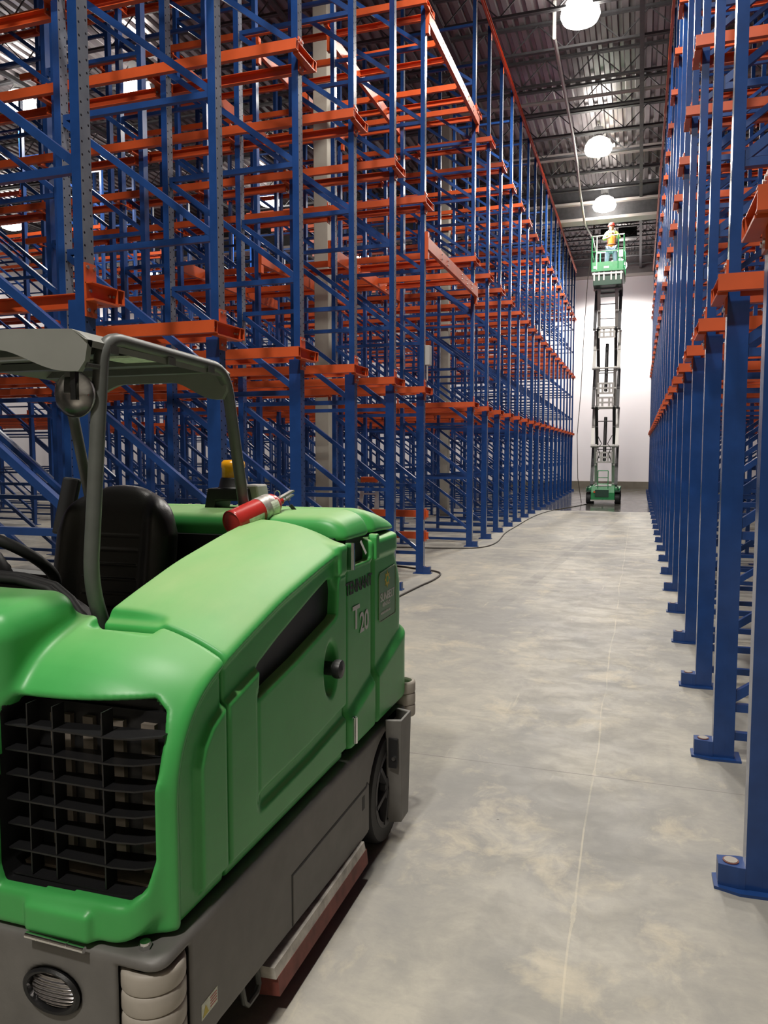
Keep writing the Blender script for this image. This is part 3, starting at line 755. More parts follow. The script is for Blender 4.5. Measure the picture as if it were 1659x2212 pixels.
# squeegee strip under the skirt and the loop bracket
m = MB(); m.prism([(-1.10, .165), (-1.032, .165), (-1.025, .13), (-1.10, .125)], 'y', 2.04, 2.86); sq = m.build('squeegee_holder', dirtywhite, SW)
m = MB(); m.prism([(-1.10, .127), (-1.024, .131), (-1.018, .07), (-1.10, .06)], 'y', 2.05, 2.87); m.build('squeegee_blade', redrub, sq)
m = MB(); m.tube([(-1.09, 1.93, .20), (-1.075, 1.93, .12), (-1.072, 1.945, .105), (-1.072, 2.0, .105), (-1.075, 2.02, .12), (-1.085, 2.02, .19)], .009, 8); m.build('loop_bracket', dgrey, SW, smooth=40)
# wheels
def wheel(x0, x1, yc, zc, r, parent):
    m = MB(); a = (x0 - x1) / 2; xc = (x0 + x1) / 2
    m.lathe([(r * .72, -a), (r * .95, -a), (r, -a * .7), (r, a * .7), (r * .95, a), (r * .72, a), (r * .68, 0), (r * .72, -a)], (xc, yc, zc), (1, 0, 0), 40)
    t = m.build('wheel', black_rub, parent, smooth=40)
    m = MB(); m.lathe([(r * .70, a * .9), (r * .72, a * 1.02), (r * .62, a * 1.02), (r * .60, a * .8)], (xc, yc, zc), (1, 0, 0), 40)
    for k in range(6):
        q = k * PI / 3 + .2; m.bar((xc + a * .85, yc, zc), (xc + a * .85, yc + math.cos(q) * r * .66, zc + math.sin(q) * r * .66), .02, .03, up=(1, 0, 0))
    m.lathe([(.05, a * .6), (.05, a * 1.05), (.03, a * 1.1), (.001, a * 1.1)], (xc, yc, zc), (1, 0, 0), 24)
    m.build('hub', joist_m, t, smooth=40)
wheel(-1.045, -1.16, WC[0], WC[1], .243, SW); wheel(-2.31, -2.42, WC[0], WC[1], .243, SW)
wheel(-1.67, -1.79, 1.95, .20, .20, SW)
MB().box((-2.2, 1.75, .16), (-1.25, 3.1, .32)).build('scrub_deck', black_rub, SW)
# hollow guard post beside the rear wheel
def quad_ring(z, y0, y1, x0, x1): return [(x0, y0, z), (x1, y0 + .02, z), (x1, y1 - .02, z), (x0, y1, z)]
m = MB(); A = quad_ring(.075, 3.22, 3.37, -1.05, -.988); B = quad_ring(.56, 3.19, 3.38, -1.05, -.978); Cc = [(x - .012 if x > -1.0 else x, y + (.02 if y < 3.3 else -.02), .56) for x, y, z in B]; D = [(x, y, .47) for x, y, z in Cc]
m.add(A + B + Cc + D, [(0,1,5,4), (1,2,6,5), (2,3,7,6), (3,0,4,7), (0,3,2,1), (4,5,9,8), (5,6,10,9), (6,7,11,10), (7,4,8,11), (8,9,13,12), (9,10,14,13), (10,11,15,14), (11,8,12,15), (12,13,14,15)])
gp_ = m.build('side_guard_post', skirt_m, SW, bevel=.004)
m = MB(); m.prism([(-1.035, .345), (-.998, .345), (-.994, .375), (-.994, .475), (-1.035, .48)], 'y', 3.192, 3.2095); m.build('post_slot', black_rub, gp_)
m = MB(); m.cyl((-1.01, 3.185, .39), (-1.01, 3.195, .39), .009, n=10); m.build('post_bolt', chrome, gp_)
# latch strips on the tank edge
for z0, z1, y in ((1.30, 1.405, 2.772), (.60, .705, 2.80)):
    m = MB(); m.box((-1.07, y - .012, z0), (-1.046, y + .012, z1)); m.tube([(-1.045, y, z0), (-1.045, y, z1)], .008, 10); m.build('latch_strip', chrome, SW, smooth=30)
MB().box((-1.14, 2.84, 1.305), (-1.10, 3.04, 1.42)).build('tank_recess', black_rub, SW)
m = MB(); m.bar((-1.075, 2.945, 1.392), (-1.062, 2.975, 1.338), .013, .002, up=(1, 0, 0)); m.build('paper_tag', whitep, SW)
m = MB(); m.prism([(3.06, 1.30), (3.105, 1.30), (3.105, 1.395), (3.095, 1.41), (3.07, 1.41), (3.06, 1.395)], 'x', -1.085, -1.046); m.build('lid_hinge', green, SW, bevel=.006)
# lettering on the tank side
XT = XS - .0095
def words(body, size, y, z, mat, name, parent, sy=1.0, x=XT, slope=0.0):
    o = text_mesh(body, size, onside(y, z, x) @ Matrix.Diagonal((sy, 1, 1, 1)), name, mat, parent); return o
words('TENNANT', .072, 2.762, 1.195, dark_letter, 'maker_lettering', tank, .90)
words('T', .135, 2.835, 1.045, white_letter, 'model_lettering', tank, 1.0)
words('20', .115, 2.918, 1.018, white_letter, 'model_lettering', tank, .95)
st_ = MB().prism([(3.165, 1.02), (3.165, 1.21), (3.175, 1.225), (3.39, 1.235), (3.405, 1.225), (3.405, 1.02), (3.395, 1.008), (3.18, 1.008)], 'x', XT - .0015, XT).build('hire_sticker', M('sticker_film', (0.085, 0.27, 0.10), 0.3), tank)
m = MB(); m.tube([(XT, y, z) for y, z in [(3.165, 1.02), (3.165, 1.21), (3.175, 1.225), (3.39, 1.235), (3.405, 1.225), (3.405, 1.02), (3.395, 1.008), (3.18, 1.008)]], .0026, 6, closed=True); m.build('sticker_border', pale_line, st_)
sun = []
for k in range(24):
    q = 2 * PI * k / 24; r = (.040, .036, .024)[k % 3] if False else (.040 if k % 3 == 0 else .026); sun.append((3.28 + math.cos(q) * r, 1.185 + math.sin(q) * r))
m = MB(); m.prism(sun, 'x', XT, XT + .0012); m.cyl((XT, 3.28, 1.185), (XT + .002, 3.28, 1.185), .014, n=20, mi=1); m.build('sun_emblem', [yellow_m, green], st_)
words('SUNBELT', .052, 3.18, 1.095, white_letter, 'sticker_lettering', st_, .95, XT + .0006)
words('RENTALS', .028, 3.21, 1.068, white_letter, 'sticker_lettering', st_, .95, XT + .0006)
words('sunbeltrentals.com', .020, 3.185, 1.037, white_letter, 'sticker_lettering', st_, .9, XT + .0006)

# operator's place: floor well, dash trim, steering wheel, seat
MB().box((-2.38, 1.85, .55), (-1.50, 2.78, .62)).box((-2.38, 2.42, .6), (-1.52, 2.78, 1.02)).build('operator_floor', black_pl, SW)
def dash_path(y, dz=0): return [(-2.38, y, 1.30 + dz), (-2.25, y, 1.355 + dz), (-1.95, y, 1.372 + dz), (-1.78, y, 1.368 + dz), (-1.67, y + .005, 1.345 + dz), (-1.60, y - .01, 1.31 + dz), (-1.55, y - .03, 1.275 + dz), (-1.505, y - .05, 1.25 + dz)]
m = MB(); m.tube(dash_path(1.845), .014, 10); m.tube(dash_path(1.872, .006), .013, 10); m.build('dash_trim', black_rub, SW, smooth=60)
m = MB(); m.prism([(-2.38, .6), (-2.38, 1.29), (-2.25, 1.345), (-1.95, 1.36), (-1.72, 1.35), (-1.60, 1.29), (-1.51, 1.23), (-1.51, .6)], 'y', 1.845, 1.93); m.build('dashboard', black_pl, SW, bevel=.01)
c = Vector((-2.095, 2.08, 1.375)); ax = Vector((0, .62, .78)).normalized(); u = Vector((1, 0, 0)); v = ax.cross(u)
m = MB(); m.tube([c + (u * math.cos(q) + v * math.sin(q)) * .203 for q in [2 * PI * k / 40 for k in range(40)]], .019, 12, closed=True); sw_ = m.build('steering_wheel', black_rub, SW, smooth=60)
m = MB()
for q in (.4, 2.74, 4.71): m.bar(c - ax * .03, c + (u * math.cos(q) + v * math.sin(q)) * .19, .035, .014, up=tuple(ax))
m.lathe([(.055, -.05), (.06, -.02), (.05, .0), (.001, .008)], tuple(c), tuple(ax)); m.tube([c - ax * .04, (-2.08, 1.93, 1.0)], .03, 10)
m.build('steering_hub', black_pl, sw_, smooth=40)
m = MB(); m.lathe([(.09, 0), (.10, .05), (.07, .12), (.001, .14)], (-2.03, 1.95, 1.30), (0, -.1, 1), 20); m.build('instrument_pod', black_pl, SW, smooth=40)
def seat_f(X, Y, Z):
    x = (X + 2.03); Z = Z - .028; lean = Y - (2.63 + .16 * (Z - 1.15))
    hw = np.interp(Z, [1.0, 1.2, 1.4, 1.5, 1.62], [.285, .30, .295, .262, .20])
    bol = .05 * sstep(np.abs(x), .13, .22)                     # side bolsters come forward
    front = -lean - .06 - bol + .012 * sstep(Z, 1.46, 1.55)
    for k in range(6): front = front + .006 * (1 - sstep(np.abs(Z - (1.10 + k * .058)), .0015, .006)) * (np.abs(x) < .13)
    d = smax(front, lean - .05, .09)
    d = smax(d, np.abs(x) - hw, .14)
    d = smax(d, Z - (1.625 - .9 * x * x), .12)
    return smax(d, 1.0 - Z, .05)
sdf_build('seat_back', seat_f, (-2.37, 2.46, .98), (-1.69, 2.80, 1.68), .007, vinyl, SW)
def cush_f(X, Y, Z):
    d = rbox(X, Y, Z + .12 * (Y - 2.3), (-2.29, 2.13, 1.0), (-1.72, 2.62, 1.13), .05)
    return d + .015 * (1 - sstep(np.abs(X + 2.005), .12, .2))
sdf_build('seat_cushion', cush_f, (-2.32, 2.08, .92), (-1.68, 2.68, 1.20), .009, vinyl, SW)
m = MB(); m.bar((-2.362, 2.70, 1.40), (-2.335, 2.75, 1.645), .085, .03, up=(0, 1, 0)); m.build('seat_side_rail', black_rub, SW, bevel=.01)
m = MB(); m.bar((-1.70, 2.30, 1.22), (-1.60, 2.44, 1.235), .10, .012); m.build('seat_belt', dgrey, SW)
# overhead guard: two bent hoops and the canopy
def hoop(x):
    key = [((1.90, 1.22), .0), ((1.842, 1.37), .09), ((1.925, 2.095), .085), ((2.635, 2.07), .10), ((2.785, 1.48), 0)]
    pts = []
    for i, ((y, z), r) in enumerate(key):
        if r == 0: pts.append((x, y, z)); continue
        p = Vector((y, z)); a = (Vector(key[i-1][0]) - p).normalized(); b = (Vector(key[i+1][0]) - p).normalized()
        for t in [j / 8 for j in range(9)]:
            q = p + a * r * (1 - t) ** 2 + b * r * t * t; pts.append((x, q.x, q.y))
    m = MB(); m.tube(pts, .0225, 20); return m
hoop(-1.513).build('guard_hoop', dgrey, SW, smooth=60); hoop(-2.26).build('guard_hoop', dgrey, SW, smooth=60)
m = MB()
top = [(-1.508, 2.072), (-1.525, 2.098), (-1.56, 2.112), (-2.17, 2.112), (-2.205, 2.098), (-2.222, 2.072)]
def curve(ys): return ys
# front apron: gently bowed sheet with two lobes
def apron(y, lobe, bow, zt, thick):
    n = 41; xs = [-1.50 - .724 * i / (n - 1) for i in range(n)]
    P0 = []; 
    for i, xx in enumerate(xs):
        t = abs((xx + 1.862) / .362)
        zb = zt - .057 - lobe * float(sstep(np.array(t), .30, .86)) + .03 * float(sstep(np.array(t), .95, 1.0))
        edge = .028 * float(sstep(np.array(t), .92, 1.0))
        yy = y - bow * (1 - t * t)
        P0.append(((xx, yy + edge * .4, zt - edge), (xx, yy - .004, zb)))
    m = MB(); vs = []
    for a, b in P0: vs += [a, b, (b[0], b[1] + thick, b[2]), (a[0], a[1] + thick, a[2])]
    fs = []
    for i in range(n - 1):
        k = i * 4; fs += [(k, k + 4, k + 5, k + 1), (k + 1, k + 5, k + 6, k + 2), (k + 2, k + 6, k + 7, k + 3), (k + 3, k + 7, k + 4, k)]
    fs += [(0, 1, 2, 3), ((n-1)*4+3, (n-1)*4+2, (n-1)*4+1, (n-1)*4)]
    return m.add(vs, fs)
apron(1.835, .062, .075, 2.103, .02).build('canopy_front', canopy_m, SW, smooth=40)
apron(2.64, .07, -.02, 2.085, -.02).build('canopy_rear', canopy_m, SW, smooth=40)
n = 21; vs = []; fs = []
for i in range(n):
    xx = -1.50 - .724 * i / (n - 1); t = abs((xx + 1.862) / .362); e = .028 * float(sstep(np.array(t), .92, 1.0))
    yf = 1.835 - .075 * (1 - t * t)
    vs += [(xx, yf, 2.103 - e), (xx, 2.64, 2.085 - e), (xx, 2.64, 2.065 - e), (xx, yf + .02, 2.083 - e)]
for i in range(n - 1):
    k = i * 4; fs += [(k, k+1, k+5, k+4), (k+1, k+2, k+6, k+5), (k+2, k+3, k+7, k+6), (k+3, k, k+4, k+7)]
fs += [(3, 2, 1, 0), ((n-1)*4, (n-1)*4+1, (n-1)*4+2, (n-1)*4+3)]
MB().add(vs, fs).build('canopy_roof', canopy_m, SW, smooth=40)
m = MB()
for y in (1.95, 2.25, 2.50): m.box((-2.24, y - .02, 2.045), (-1.49, y + .02, 2.07))
m.build('canopy_crossbar', dgrey, SW)
m = MB(); m.box((-1.66, 2.1, 2.055), (-1.53, 2.32, 2.062)); m.build('canopy_label', paperm, SW)
m = MB(); m.box((-2.20, 1.845, 2.028), (-1.62, 1.875, 2.036)); m.build('canopy_strip', alu, SW)
# work light: clear lamp bulb in a bracket under the canopy
wl = MB().box((-1.580, 1.838, 1.925), (-1.556, 1.852, 2.01)).box((-1.60, 1.842, 1.995), (-1.50, 1.92, 2.01)).build('lamp_bracket', dgrey, SW, bevel=.003)
m = MB(); cc = Vector((-1.566, 1.862, 1.922)); axv = (0.05, -1, -.05)
m.lathe([(.064, -.002), (.062, .008), (.05, .022), (.03, .031), (.001, .034)], tuple(cc), axv, 32); m.build('lamp_lens', glassm, wl, smooth=60)
m = MB(); m.lathe([(.067, .002), (.068, -.004), (.064, -.008), (.055, -.03), (.035, -.045), (.001, -.05)], tuple(cc), axv, 32); m.build('lamp_reflector', M('reflector', (.78, .74, .75), .25, .55, var=.35, vscale=40), wl, smooth=60)
m = MB(); m.box((-1.553, 1.83, 1.905), (-1.535, 1.846, 1.985)); m.build('lamp_socket', black_pl, wl)
# amber beacon on its black stand at the tank's front edge
bb = (-1.70, 3.02)
m = MB(); m.prism([(-1.81, 1.50), (-1.79, 1.60), (-1.61, 1.60), (-1.59, 1.50), (-1.63, 1.50), (-1.64, 1.545), (-1.75, 1.545), (-1.76, 1.50)], 'y', 2.95, 3.09); bs = m.build('beacon_stand', black_pl, SW, bevel=.006)
m = MB(); m.prism([(-1.655, 1.50), (-1.645, 1.615), (-1.575, 1.615), (-1.555, 1.50)], 'y', 3.0, 3.10); m.build('stand_box', pipe_m, bs, bevel=.008)
m = MB(); m.lathe([(.07, 1.60), (.064, 1.605), (.056, 1.64), (.052, 1.645), (.001, 1.645)], (bb[0], bb[1], 0)); m.build('beacon_base', black_pl, bs, smooth=40)
m = MB(); m.lathe([(.050, 1.645), (.049, 1.685), (.053, 1.692), (.051, 1.712), (.042, 1.722), (.001, 1.724)], (bb[0], bb[1], 0)); m.build('beacon_lens', amber, bs, smooth=40)

# ------------------------------------------------------------------ fire extinguisher lying on the hood
A = Vector((-1.495, 2.645, 1.482)); B = Vector((-1.425, 2.885, 1.546)); d = (B - A).normalized(); Ln = (B - A).length
E_ = thing('fire_extinguisher', tuple(A), 'red fire extinguisher lying on top of the green scrubber hood', 'fire extinguisher')
r = .051
m = MB(); m.lathe([(.001, -.002), (r * .86, -.002), (r * .93, -.008), (r, -.004), (r, .006), (r, Ln * .62), (r, Ln * .82), (r * .93, Ln * .90), (r * .72, Ln * .97), (r * .4, Ln * 1.02), (.016, Ln * 1.05), (.016, Ln * 1.12), (.001, Ln * 1.12)], tuple(A), tuple(d), 36)
m.build('cylinder', red_m, E_, smooth=50)
m = MB(); m.lathe([(r * 1.01, Ln * .56), (r * 1.04, Ln * .565), (r * 1.04, Ln * .64), (r * 1.01, Ln * .645), (r * 1.025, Ln * .70), (r * 1.04, Ln * .705), (r * 1.04, Ln * .82), (r * 1.0, Ln * .83)], tuple(A), tuple(d), 36); m.build('mounting_band', silver, E_, smooth=40)
uu = Vector((0, 0, 1)); uu = (uu - d * uu.dot(d)).normalized(); ss = d.cross(uu)
def lab(l0, l1, a0, a1, rr, name, mat):
    n = 8; vs = []
    for l in (l0, l1):
        for i in range(n + 1):
            q = a0 + (a1 - a0) * i / n; vs.append(A + d * l * Ln + (ss * math.cos(q) + uu * math.sin(q)) * rr)
    MB().add(vs, [(i, i + 1, n + 2 + i, n + 1 + i) for i in range(n)]).build(name, mat, E_)
lab(.16, .50, -.95, .05, r * 1.006, 'paper_label', paperm); lab(.70, .86, -.9, .6, r * 1.05, 'paper_label', paperm)
t0 = A + d * Ln * 1.10
m = MB(); m.bar(t0 - d * .02 + uu * .012, t0 + d * .085 + uu * .020, .020, .008, up=tuple(uu)); m.bar(t0 - d * .01 - uu * .006, t0 + d * .08 + uu * .004, .018, .006, up=tuple(uu)); m.build('handle', alu, E_)
m = MB(); m.tube([t0 - d * .012 + uu * .032 + (d * math.cos(q) + uu * math.sin(q)) * .017 for q in [2 * PI * k / 20 for k in range(20)]], .0022, 6, closed=True); m.build('pull_ring', zinc, E_)
m = MB(); m.tube([t0 + d * .03 + uu * .01, t0 + d * .034 + ss * .012 - uu * .01, t0 + d * .036 + ss * .018 - uu * .03], .0015, 6); m.bar(t0 + d * .036 + ss * .018 - uu * .028, t0 + d * .05 + ss * .03 - uu * .062, .016, .003, up=(0, 1, 0)); m.build('hang_tag', black_rub, E_)
m = MB(); 
for s in (-1, 1): m.box((-.006, -.006, -.006), (.006, .006, .006)); b0 = A - d * .004 - uu * .040 + ss * .012 * s; k = len(m.v) - 8; m.v[k:] = [tuple(Vector(v) + b0) for v in m.v[k:]]
m.build('foot_lug', red_m, E_)

# ------------------------------------------------------------------ scissor lift at the far end of the aisle
CX, Y0, Y1 = -1.17, 27.75, 30.05
LF = thing('scissor_lift', (CX, 28.9, 0), 'green scissor lift fully raised at the far end of the aisle', 'scissor lift')
m = MB(); m.prism([(Y0, .14), (Y0 - .02, .40), (Y0 + .06, .62), (Y1 - .06, .62), (Y1, .40), (Y1, .14)], 'x', CX - .40, CX + .40)
m.box((CX - .57, Y0 + .2, .44), (CX + .57, Y1 - .2, .56)); ch = m.build('chassis', lift_green, LF, bevel=.02)
m = MB(); m.box((CX - .41, Y0 - .04, .10), (CX - .03, Y0 - .005, .15)); m.box((CX + .03, Y0 - .04, .10), (CX + .41, Y0 - .005, .15)); m.build('bumper', lift_grey, ch)
m = MB(); m.box((CX - .26, Y0 - .03, .25), (CX + .20, Y0 - .015, .50)); m.build('access_plate', lift_dark, ch)
m = MB(); m.cyl((CX - .28, Y0 - .03, .42), (CX - .28, Y0 - .05, .42), .035, n=14); m.build('marker_lamp', orange, ch)
m = MB(); m.box((CX - .25, Y0 + .04, .622), (CX + .28, Y0 + .22, .66)); m.build('white_label', whitep, ch)
for sx_ in (-1, 1):
    m = MB(); m.box((CX + sx_ * .48 - .09, Y0 - .0, .42), (CX + sx_ * .48 + .09, Y0 + .5, .48)); m.tube([(CX + sx_ * .52, Y0 + .02, .48), (CX + sx_ * .50, Y0 + .02, .60), (CX + sx_ * .44, Y0 + .02, .62)], .025, 8); m.build('wheel_guard', lift_dark, ch)
    for yy in (Y0 + .22, Y1 - .25): wheel(CX + sx_ * .48 + .085, CX + sx_ * .48 - .085, yy, .20, .20, LF)
m = MB()
for x in (-.17, .17): m.tube([(CX + x, Y0 + .03, .55), (CX + x, Y0 + .03, 1.16)], .014, 8)
for z in (.70, .92, 1.16): m.tube([(CX - .17, Y0 + .03, z), (CX + .17, Y0 + .03, z)], .014, 8)
m.build('entry_ladder', lift_green, LF, smooth=40)
SZ = [.66 + 1.365 * k for k in range(6)]
for k in range(5):
    for sx_ in (-1, 1):
        for ou, (ya, yb), mt in ((.415, (28.4, 29.2), (joist_m, lift_grey)[k % 2]), (.30, (29.2, 28.4), (lift_grey, black_pl)[k % 2])):
            m = MB(); x = CX + sx_ * ou; m.bar((x, ya, SZ[k]), (x, yb, SZ[k + 1]), .055, .11, up=(1, 0, 0)); 
            for q in (0, .5, 1): yy = ya + (yb - ya) * q; zz = SZ[k] + (SZ[k+1] - SZ[k]) * q; m.cyl((x - .045, yy, zz), (x + .045, yy, zz), .06, n=12)
            m.build('scissor_arm', mt, LF)
for k, z in enumerate(SZ[1:]):
    for yy in (28.4, 29.2):
        m = MB(); m.cyl((CX - .46, yy, z), (CX + .46, yy, z), .028, n=12)
        for sx_ in (-1, 1): m.cyl((CX + sx_ * .40, yy, z), (CX + sx_ * .475, yy, z), .055, n=12)
        m.build('cross_tube', lift_grey, LF, smooth=40)
for z in (1.62, 3.55, 4.05, 6.0):
    m = MB(); y = 28.4
    for x in (-.28, -.14, .09, .21): m.box((CX + x, y, z - .2), (CX + x + .07, y + .02, z + .2))
    for zz in (-.2, -.03, .14): m.box((CX - .285, y - .006, z + zz), (CX + .285, y + .026, z + zz + .06))
    m.build('cylinder_mount', lift_grey, LF)
for z0, z1 in ((1.50, 3.05), (3.95, 5.65)):
    m = MB(); m.cyl((CX, 28.45, z0), (CX, 28.95, z1), .058, n=16); m.build('lift_cylinder', black_pl, LF, smooth=40)
for z in (1.9, 2.9, 4.6, 6.5, 7.0):
    m = MB(); m.tube([(CX - .27, 28.6, z), (CX + .27, 28.6, z)], .016, 8); m.build('cross_rod', joist_m, LF)
m = MB()
for s_ in (-1, 1): m.tube([(CX + s_ * .24, 28.3, 1.5), (CX + s_ * .15, 28.3, 1.75), (CX + s_ * .22, 28.35, 1.95), (CX + s_ * .1, 28.4, 2.1), (CX + s_ * .25, 28.5, 2.4)], .014, 6)
m.build('hydraulic_hose', black_rub, LF, smooth=50)
ZP = 8.02
m = MB(); m.box((CX - .47, Y0 + .05, 7.50), (CX + .47, Y1 - .05, 7.80)); m.build('platform_frame', lift_dark, LF, bevel=.01)
m = MB()
for x in (-.46, -.30, -.14, .10, .26, .42): m.box((CX + x, Y0 + .04, 7.66), (CX + x + .05, Y0 + .09, 8.0))
m.box((CX - .5, Y0 + .03, 7.86), (CX + .5, Y0 + .08, 7.92)); m.build('platform_brackets', lift_grey, LF)
m = MB(); m.box((CX - .53, Y0, ZP - .06), (CX + .53, Y1, ZP)); m.build('platform_deck', lift_green, LF)
m = MB()
for a, b in (((-.53, Y0), (.53, Y0 + .012)), ((-.53, Y1 - .012), (.53, Y1)), ((-.53, Y0), (-.518, Y1)), ((.518, Y0), (.53, Y1))): m.box((CX + a[0], a[1], ZP), (CX + b[0], b[1], ZP + .25))
m.build('toe_board', lift_green, LF)
for z, mt in ((ZP + 1.12, whitep), (ZP + .60, lift_green)):
    m = MB(); m.tube([(CX - .52, Y0 + .01, z), (CX + .52, Y0 + .01, z), (CX + .52, Y1 - .01, z), (CX - .52, Y1 - .01, z)], .02, 8, closed=True); m.build('guard_rail', mt, LF, smooth=40)
for x in (-.52, -.36, .34, .52):
    for yy in (Y0 + .01, Y1 - .01):
        m = MB(); m.tube([(CX + x, yy, ZP), (CX + x, yy, ZP + 1.12)], .021, 8); m.build('rail_post', whitep if (x == -.36 and yy < 28) else lift_green, LF, smooth=40)
m = MB(); m.box((CX + .36, Y0 - .08, ZP + .35), (CX + .50, Y0 - .015, ZP + .58)); m.build('control_box', whitep, LF, bevel=.01)
m = MB(); m.box((CX - .12, Y0 - .012, ZP + .03), (CX + .05, Y0 - .004, ZP + .10)); m.build('white_label', whitep, LF); m = MB(); m.box((CX - .46, Y0 - .012, ZP + .03), (CX - .36, Y0 - .004, ZP + .12)); m.build('white_label', whitep, LF)
m = MB(); m.tube([(CX - .56, Y0 - .04, ZP + .3), (CX - .64, Y0 - .05, ZP - .3), (CX - .72, Y0 - .05, 6.2), (CX - .80, Y0 - .02, 3.9), (CX - .90, Y0, 2.4), (CX - .86, Y0 + .1, .9), (CX - .72, Y0 + .1, .02)], .012, 6)
tag(m.build('power_cord', cable_m, smooth=60), 'thin dark cord hanging down left of the raised scissor lift', 'cord')

# person on the platform
def skin(name, V, E2, R, mat, parent, sub=1):
    me = bpy.data.meshes.new(name); me.from_pydata(V, E2, []); me.update()
    o = bpy.data.objects.new(name, me); col.objects.link(o)
    sk = o.modifiers.new('skin', 'SKIN'); sk.use_smooth_shade = True
    if not me.skin_vertices: me.attributes.new
    L = me.skin_vertices[0].data if me.skin_vertices else None
    if L is None:
        bm = bmesh.new(); bm.from_mesh(me); bm.verts.layers.skin.verify(); bm.to_mesh(me); bm.free(); L = me.skin_vertices[0].data
    for i, r in enumerate(R): L[i].radius = (r, r) if not isinstance(r, tuple) else r; L[i].use_root = (i == 0)
    if sub: ss = o.modifiers.new('sub', 'SUBSURF'); ss.levels = sub; ss.render_levels = sub
    bpy.context.view_layer.update()
    m2 = bpy.data.meshes.new_from_object(o.evaluated_get(bpy.context.evaluated_depsgraph_get()))
    bpy.data.objects.remove(o); m2.materials.clear(); m2.materials.append(mat)
    r = bpy.data.objects.new(name, m2); col.objects.link(r)
    r.parent = parent; r.matrix_parent_inverse = parent.matrix_basis.inverted(); return r
PX, PY, PZ = -1.10, 28.75, ZP
def W(x, y, z): return (PX + x, PY + y, PZ + z)
PR = thing('person', (PX, PY, PZ), 'person in red hard hat, orange vest and jeans standing on the raised lift platform', 'person')
skin_m = M('skin', (0.45, 0.24, 0.16), 0.55); denim = M('denim', (0.30, 0.38, 0.55), 0.8, var=.15, vscale=30)
vest_m = M('orange_vest', (0.85, 0.30, 0.03), 0.7); shirt_m = M('lime_shirt', (0.45, 0.70, 0.16), 0.7); boot_m = M('boots', (.08, .05, .03), .6)
V = [W(0, 0, .93), W(0, .01, 1.12), W(.0, .02, 1.30), W(0, .01, 1.44), W(0, -.005, 1.52), W(0, -.02, 1.60), W(0, -.025, 1.68), W(0, -.02, 1.74),
     W(-.10, 0, .88), W(-.14, -.03, .50), W(-.17, .02, .10), W(-.17, -.12, .04),
     W(.10, 0, .88), W(.15, -.02, .50), W(.18, .03, .10), W(.19, -.11, .04),
     W(-.18, 0, 1.42), W(-.26, -.10, 1.22), W(-.14, -.30, 1.20), W(-.07, -.37, 1.21),
     W(.18, 0, 1.42), W(.28, -.10, 1.22), W(.17, -.32, 1.26), W(.10, -.39, 1.30)]
E2 = [(0,1),(1,2),(2,3),(3,4),(4,5),(5,6),(6,7),(0,8),(8,9),(9,10),(10,11),(0,12),(12,13),(13,14),(14,15),(3,16),(16,17),(17,18),(18,19),(3,20),(20,21),(21,22),(22,23)]
R = [.13, .125, .145, .11, .055, .075, .085, .06, .095, .065, .045, .035, .095, .065, .045, .035, .06, .045, .032, .028, .06, .045, .032, .028]
for hi, (hd, dirv, side) in enumerate(((19, (.7, -.7, .05), (0, .1, 1)), (23, (-.6, -.7, .3), (0, .2, 1)))):
    hp = Vector(V[hd]); dv = Vector(dirv).normalized(); sv = Vector(side); sv = (sv - dv * sv.dot(dv)).normalized(); nv = dv.cross(sv)
    for f_, (off, ln) in enumerate(((-.03, .065), (-.01, .078), (.01, .074), (.03, .058))):
        b = len(V); a0 = hp + dv * .05 + sv * off
        V += [tuple(a0), tuple(a0 + dv * ln * .55 + nv * .004), tuple(a0 + dv * ln * .85 + nv * .025)]; R += [.011, .0095, .008]; E2 += [(hd, b), (b, b + 1), (b + 1, b + 2)]
    b = len(V); V += [tuple(hp + sv * -.035 + dv * .01), tuple(hp + sv * -.055 + dv * .045)]; R += [.011, .009]; E2 += [(hd, b), (b, b + 1)]
b = len(V); V += [W(0, -.105, 1.625), W(-.08, -.02, 1.63), W(.08, -.02, 1.63)]; R += [.012, .014, .014]; E2 += [(5, b), (5, b + 1), (5, b + 2)]
skin('body', V, E2, R, skin_m, PR)
def sub_skin(name, ids, grow, mat):
    mp = {q: i for i, q in enumerate(ids)}
    return skin(name, [V[q] for q in ids], [(mp[a], mp[c]) for a, c in E2 if a in mp and c in mp], [R[q] + grow for q in ids], mat, PR)
sub_skin('jeans', [0, 8, 9, 10, 12, 13, 14], .018, denim)
sub_skin('shirt', [3, 16, 17, 18, 20, 21, 22], .014, shirt_m)
sub_skin('vest', [1, 2, 3, 0], .028, vest_m)
skin('boot', [W(-.17, .05, .05), W(-.17, -.05, .05), W(-.17, -.16, .045)], [(0, 1), (1, 2)], [.05, .055, .045], boot_m, PR)
skin('boot', [W(.18, .06, .05), W(.185, -.04, .05), W(.19, -.15, .045)], [(0, 1), (1, 2)], [.05, .055, .045], boot_m, PR)
m = MB(); m.lathe([(.125, -.005), (.128, 0), (.112, .01), (.108, .05), (.085, .095), (.045, .12), (.001, .126)], W(0, -.02, 1.68), (0, .08, 1), 24); m.box(tuple(Vector(W(-.08, -.17, 1.675))), tuple(Vector(W(.08, -.11, 1.685)))); m.build('hard_hat', red_m, PR, smooth=50)
m = MB()
for s_ in (-1, 1): m.tube([W(s_ * .12, -.17, 1.05), W(s_ * .09, -.18, 1.25), W(s_ * .10, -.13, 1.46), W(s_ * .10, .02, 1.56), W(s_ * .09, .17, 1.40), W(s_ * .1, .17, 1.1)], .014, 6)
m.tube([W(.165 * math.cos(q), .165 * math.sin(q), 1.03) for q in [2 * PI * k / 20 for k in range(20)]], .018, 6, closed=True); m.build('harness', redrub, PR, smooth=50)

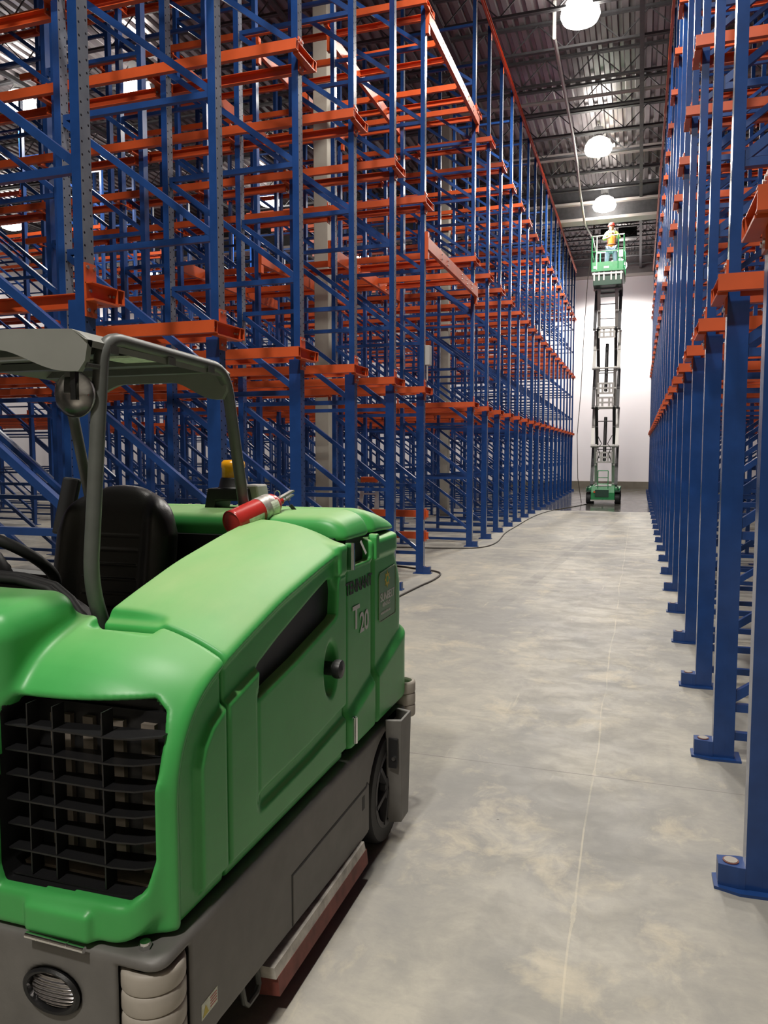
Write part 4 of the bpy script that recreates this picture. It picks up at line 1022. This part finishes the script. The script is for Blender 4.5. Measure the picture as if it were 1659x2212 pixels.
# ------------------------------------------------------------------ hoses on the floor, step ladder
def smooth_path(pts, n=8):
    out = []
    for i in range(len(pts) - 1):
        p0, p1, p2, p3 = [Vector(pts[max(0, min(len(pts) - 1, i + j))]) for j in (-1, 0, 1, 2)]
        for k in range(n):
            t = k / n; out.append(.5 * ((2 * p1) + (p2 - p0) * t + (2 * p0 - 5 * p1 + 4 * p2 - p3) * t * t + (-p0 + 3 * p1 - 3 * p2 + p3) * t ** 3))
    return out + [Vector(pts[-1])]
m = MB(); m.tube(smooth_path([(-2.80, 7.6, .013), (-2.74, 8.98, .013), (-2.70, 9.66, .013), (-2.655, 10.2, .013), (-2.68, 10.68, .013), (-2.80, 10.94, .013), (-3.1, 11.1, .013), (-4.0, 11.5, .013), (-5.0, 11.7, .013)]), .013, 8)
tag(m.build('floor_hose', cable_m, smooth=60), 'dark braided hose looping around the foot of the tunnel post', 'hose')
m = MB(); m.tube(smooth_path([(-5.2, 13.2, .011), (-4.23, 13.6, .011), (-3.45, 13.72, .011), (-2.80, 14.0, .011), (-2.62, 14.9, .011), (-2.75, 16.8, .011), (-2.76, 18.4, .011), (-2.74, 21.5, .011), (-2.5, 24.0, .011), (-1.95, 26.2, .011), (-1.66, 27.55, .011)]), .011, 8)
tag(m.build('floor_cable', cable_m, smooth=60), 'long dark cable running along the left rack feet to the lift', 'cable')
LD = thing('step_ladder', (-4.27, 12.0, 0), 'grey step ladder with orange top standing in the rack tunnel', 'step ladder')
m = MB(); 
for s_ in (-1, 1): m.bar((-4.20 + s_ * .19, 11.78, 0), (-4.20 + s_ * .12, 11.96, 1.30), .03, .06, up=(1, 0, 0))
m.build('front_rail', alu, LD)
for k in range(4):
    z = .28 + .27 * k; q = z / 1.30; wd = .19 - .07 * q; y = 11.78 + .18 * q
    MB().box((-4.20 - wd, y - .04, z - .012), (-4.20 + wd, y + .04, z + .012)).build('step', alu, LD)
m = MB()
for s_ in (-1, 1): m.bar((-4.45 + s_ * .17, 12.35, 0), (-4.22 + s_ * .12, 12.0, 1.30), .03, .03, up=(1, 0, 0))
m.build('rear_rail', alu, LD)
MB().box((-4.35, 11.90, 1.28), (-4.06, 12.06, 1.37)).build('top_cap', orange, LD, bevel=.02)
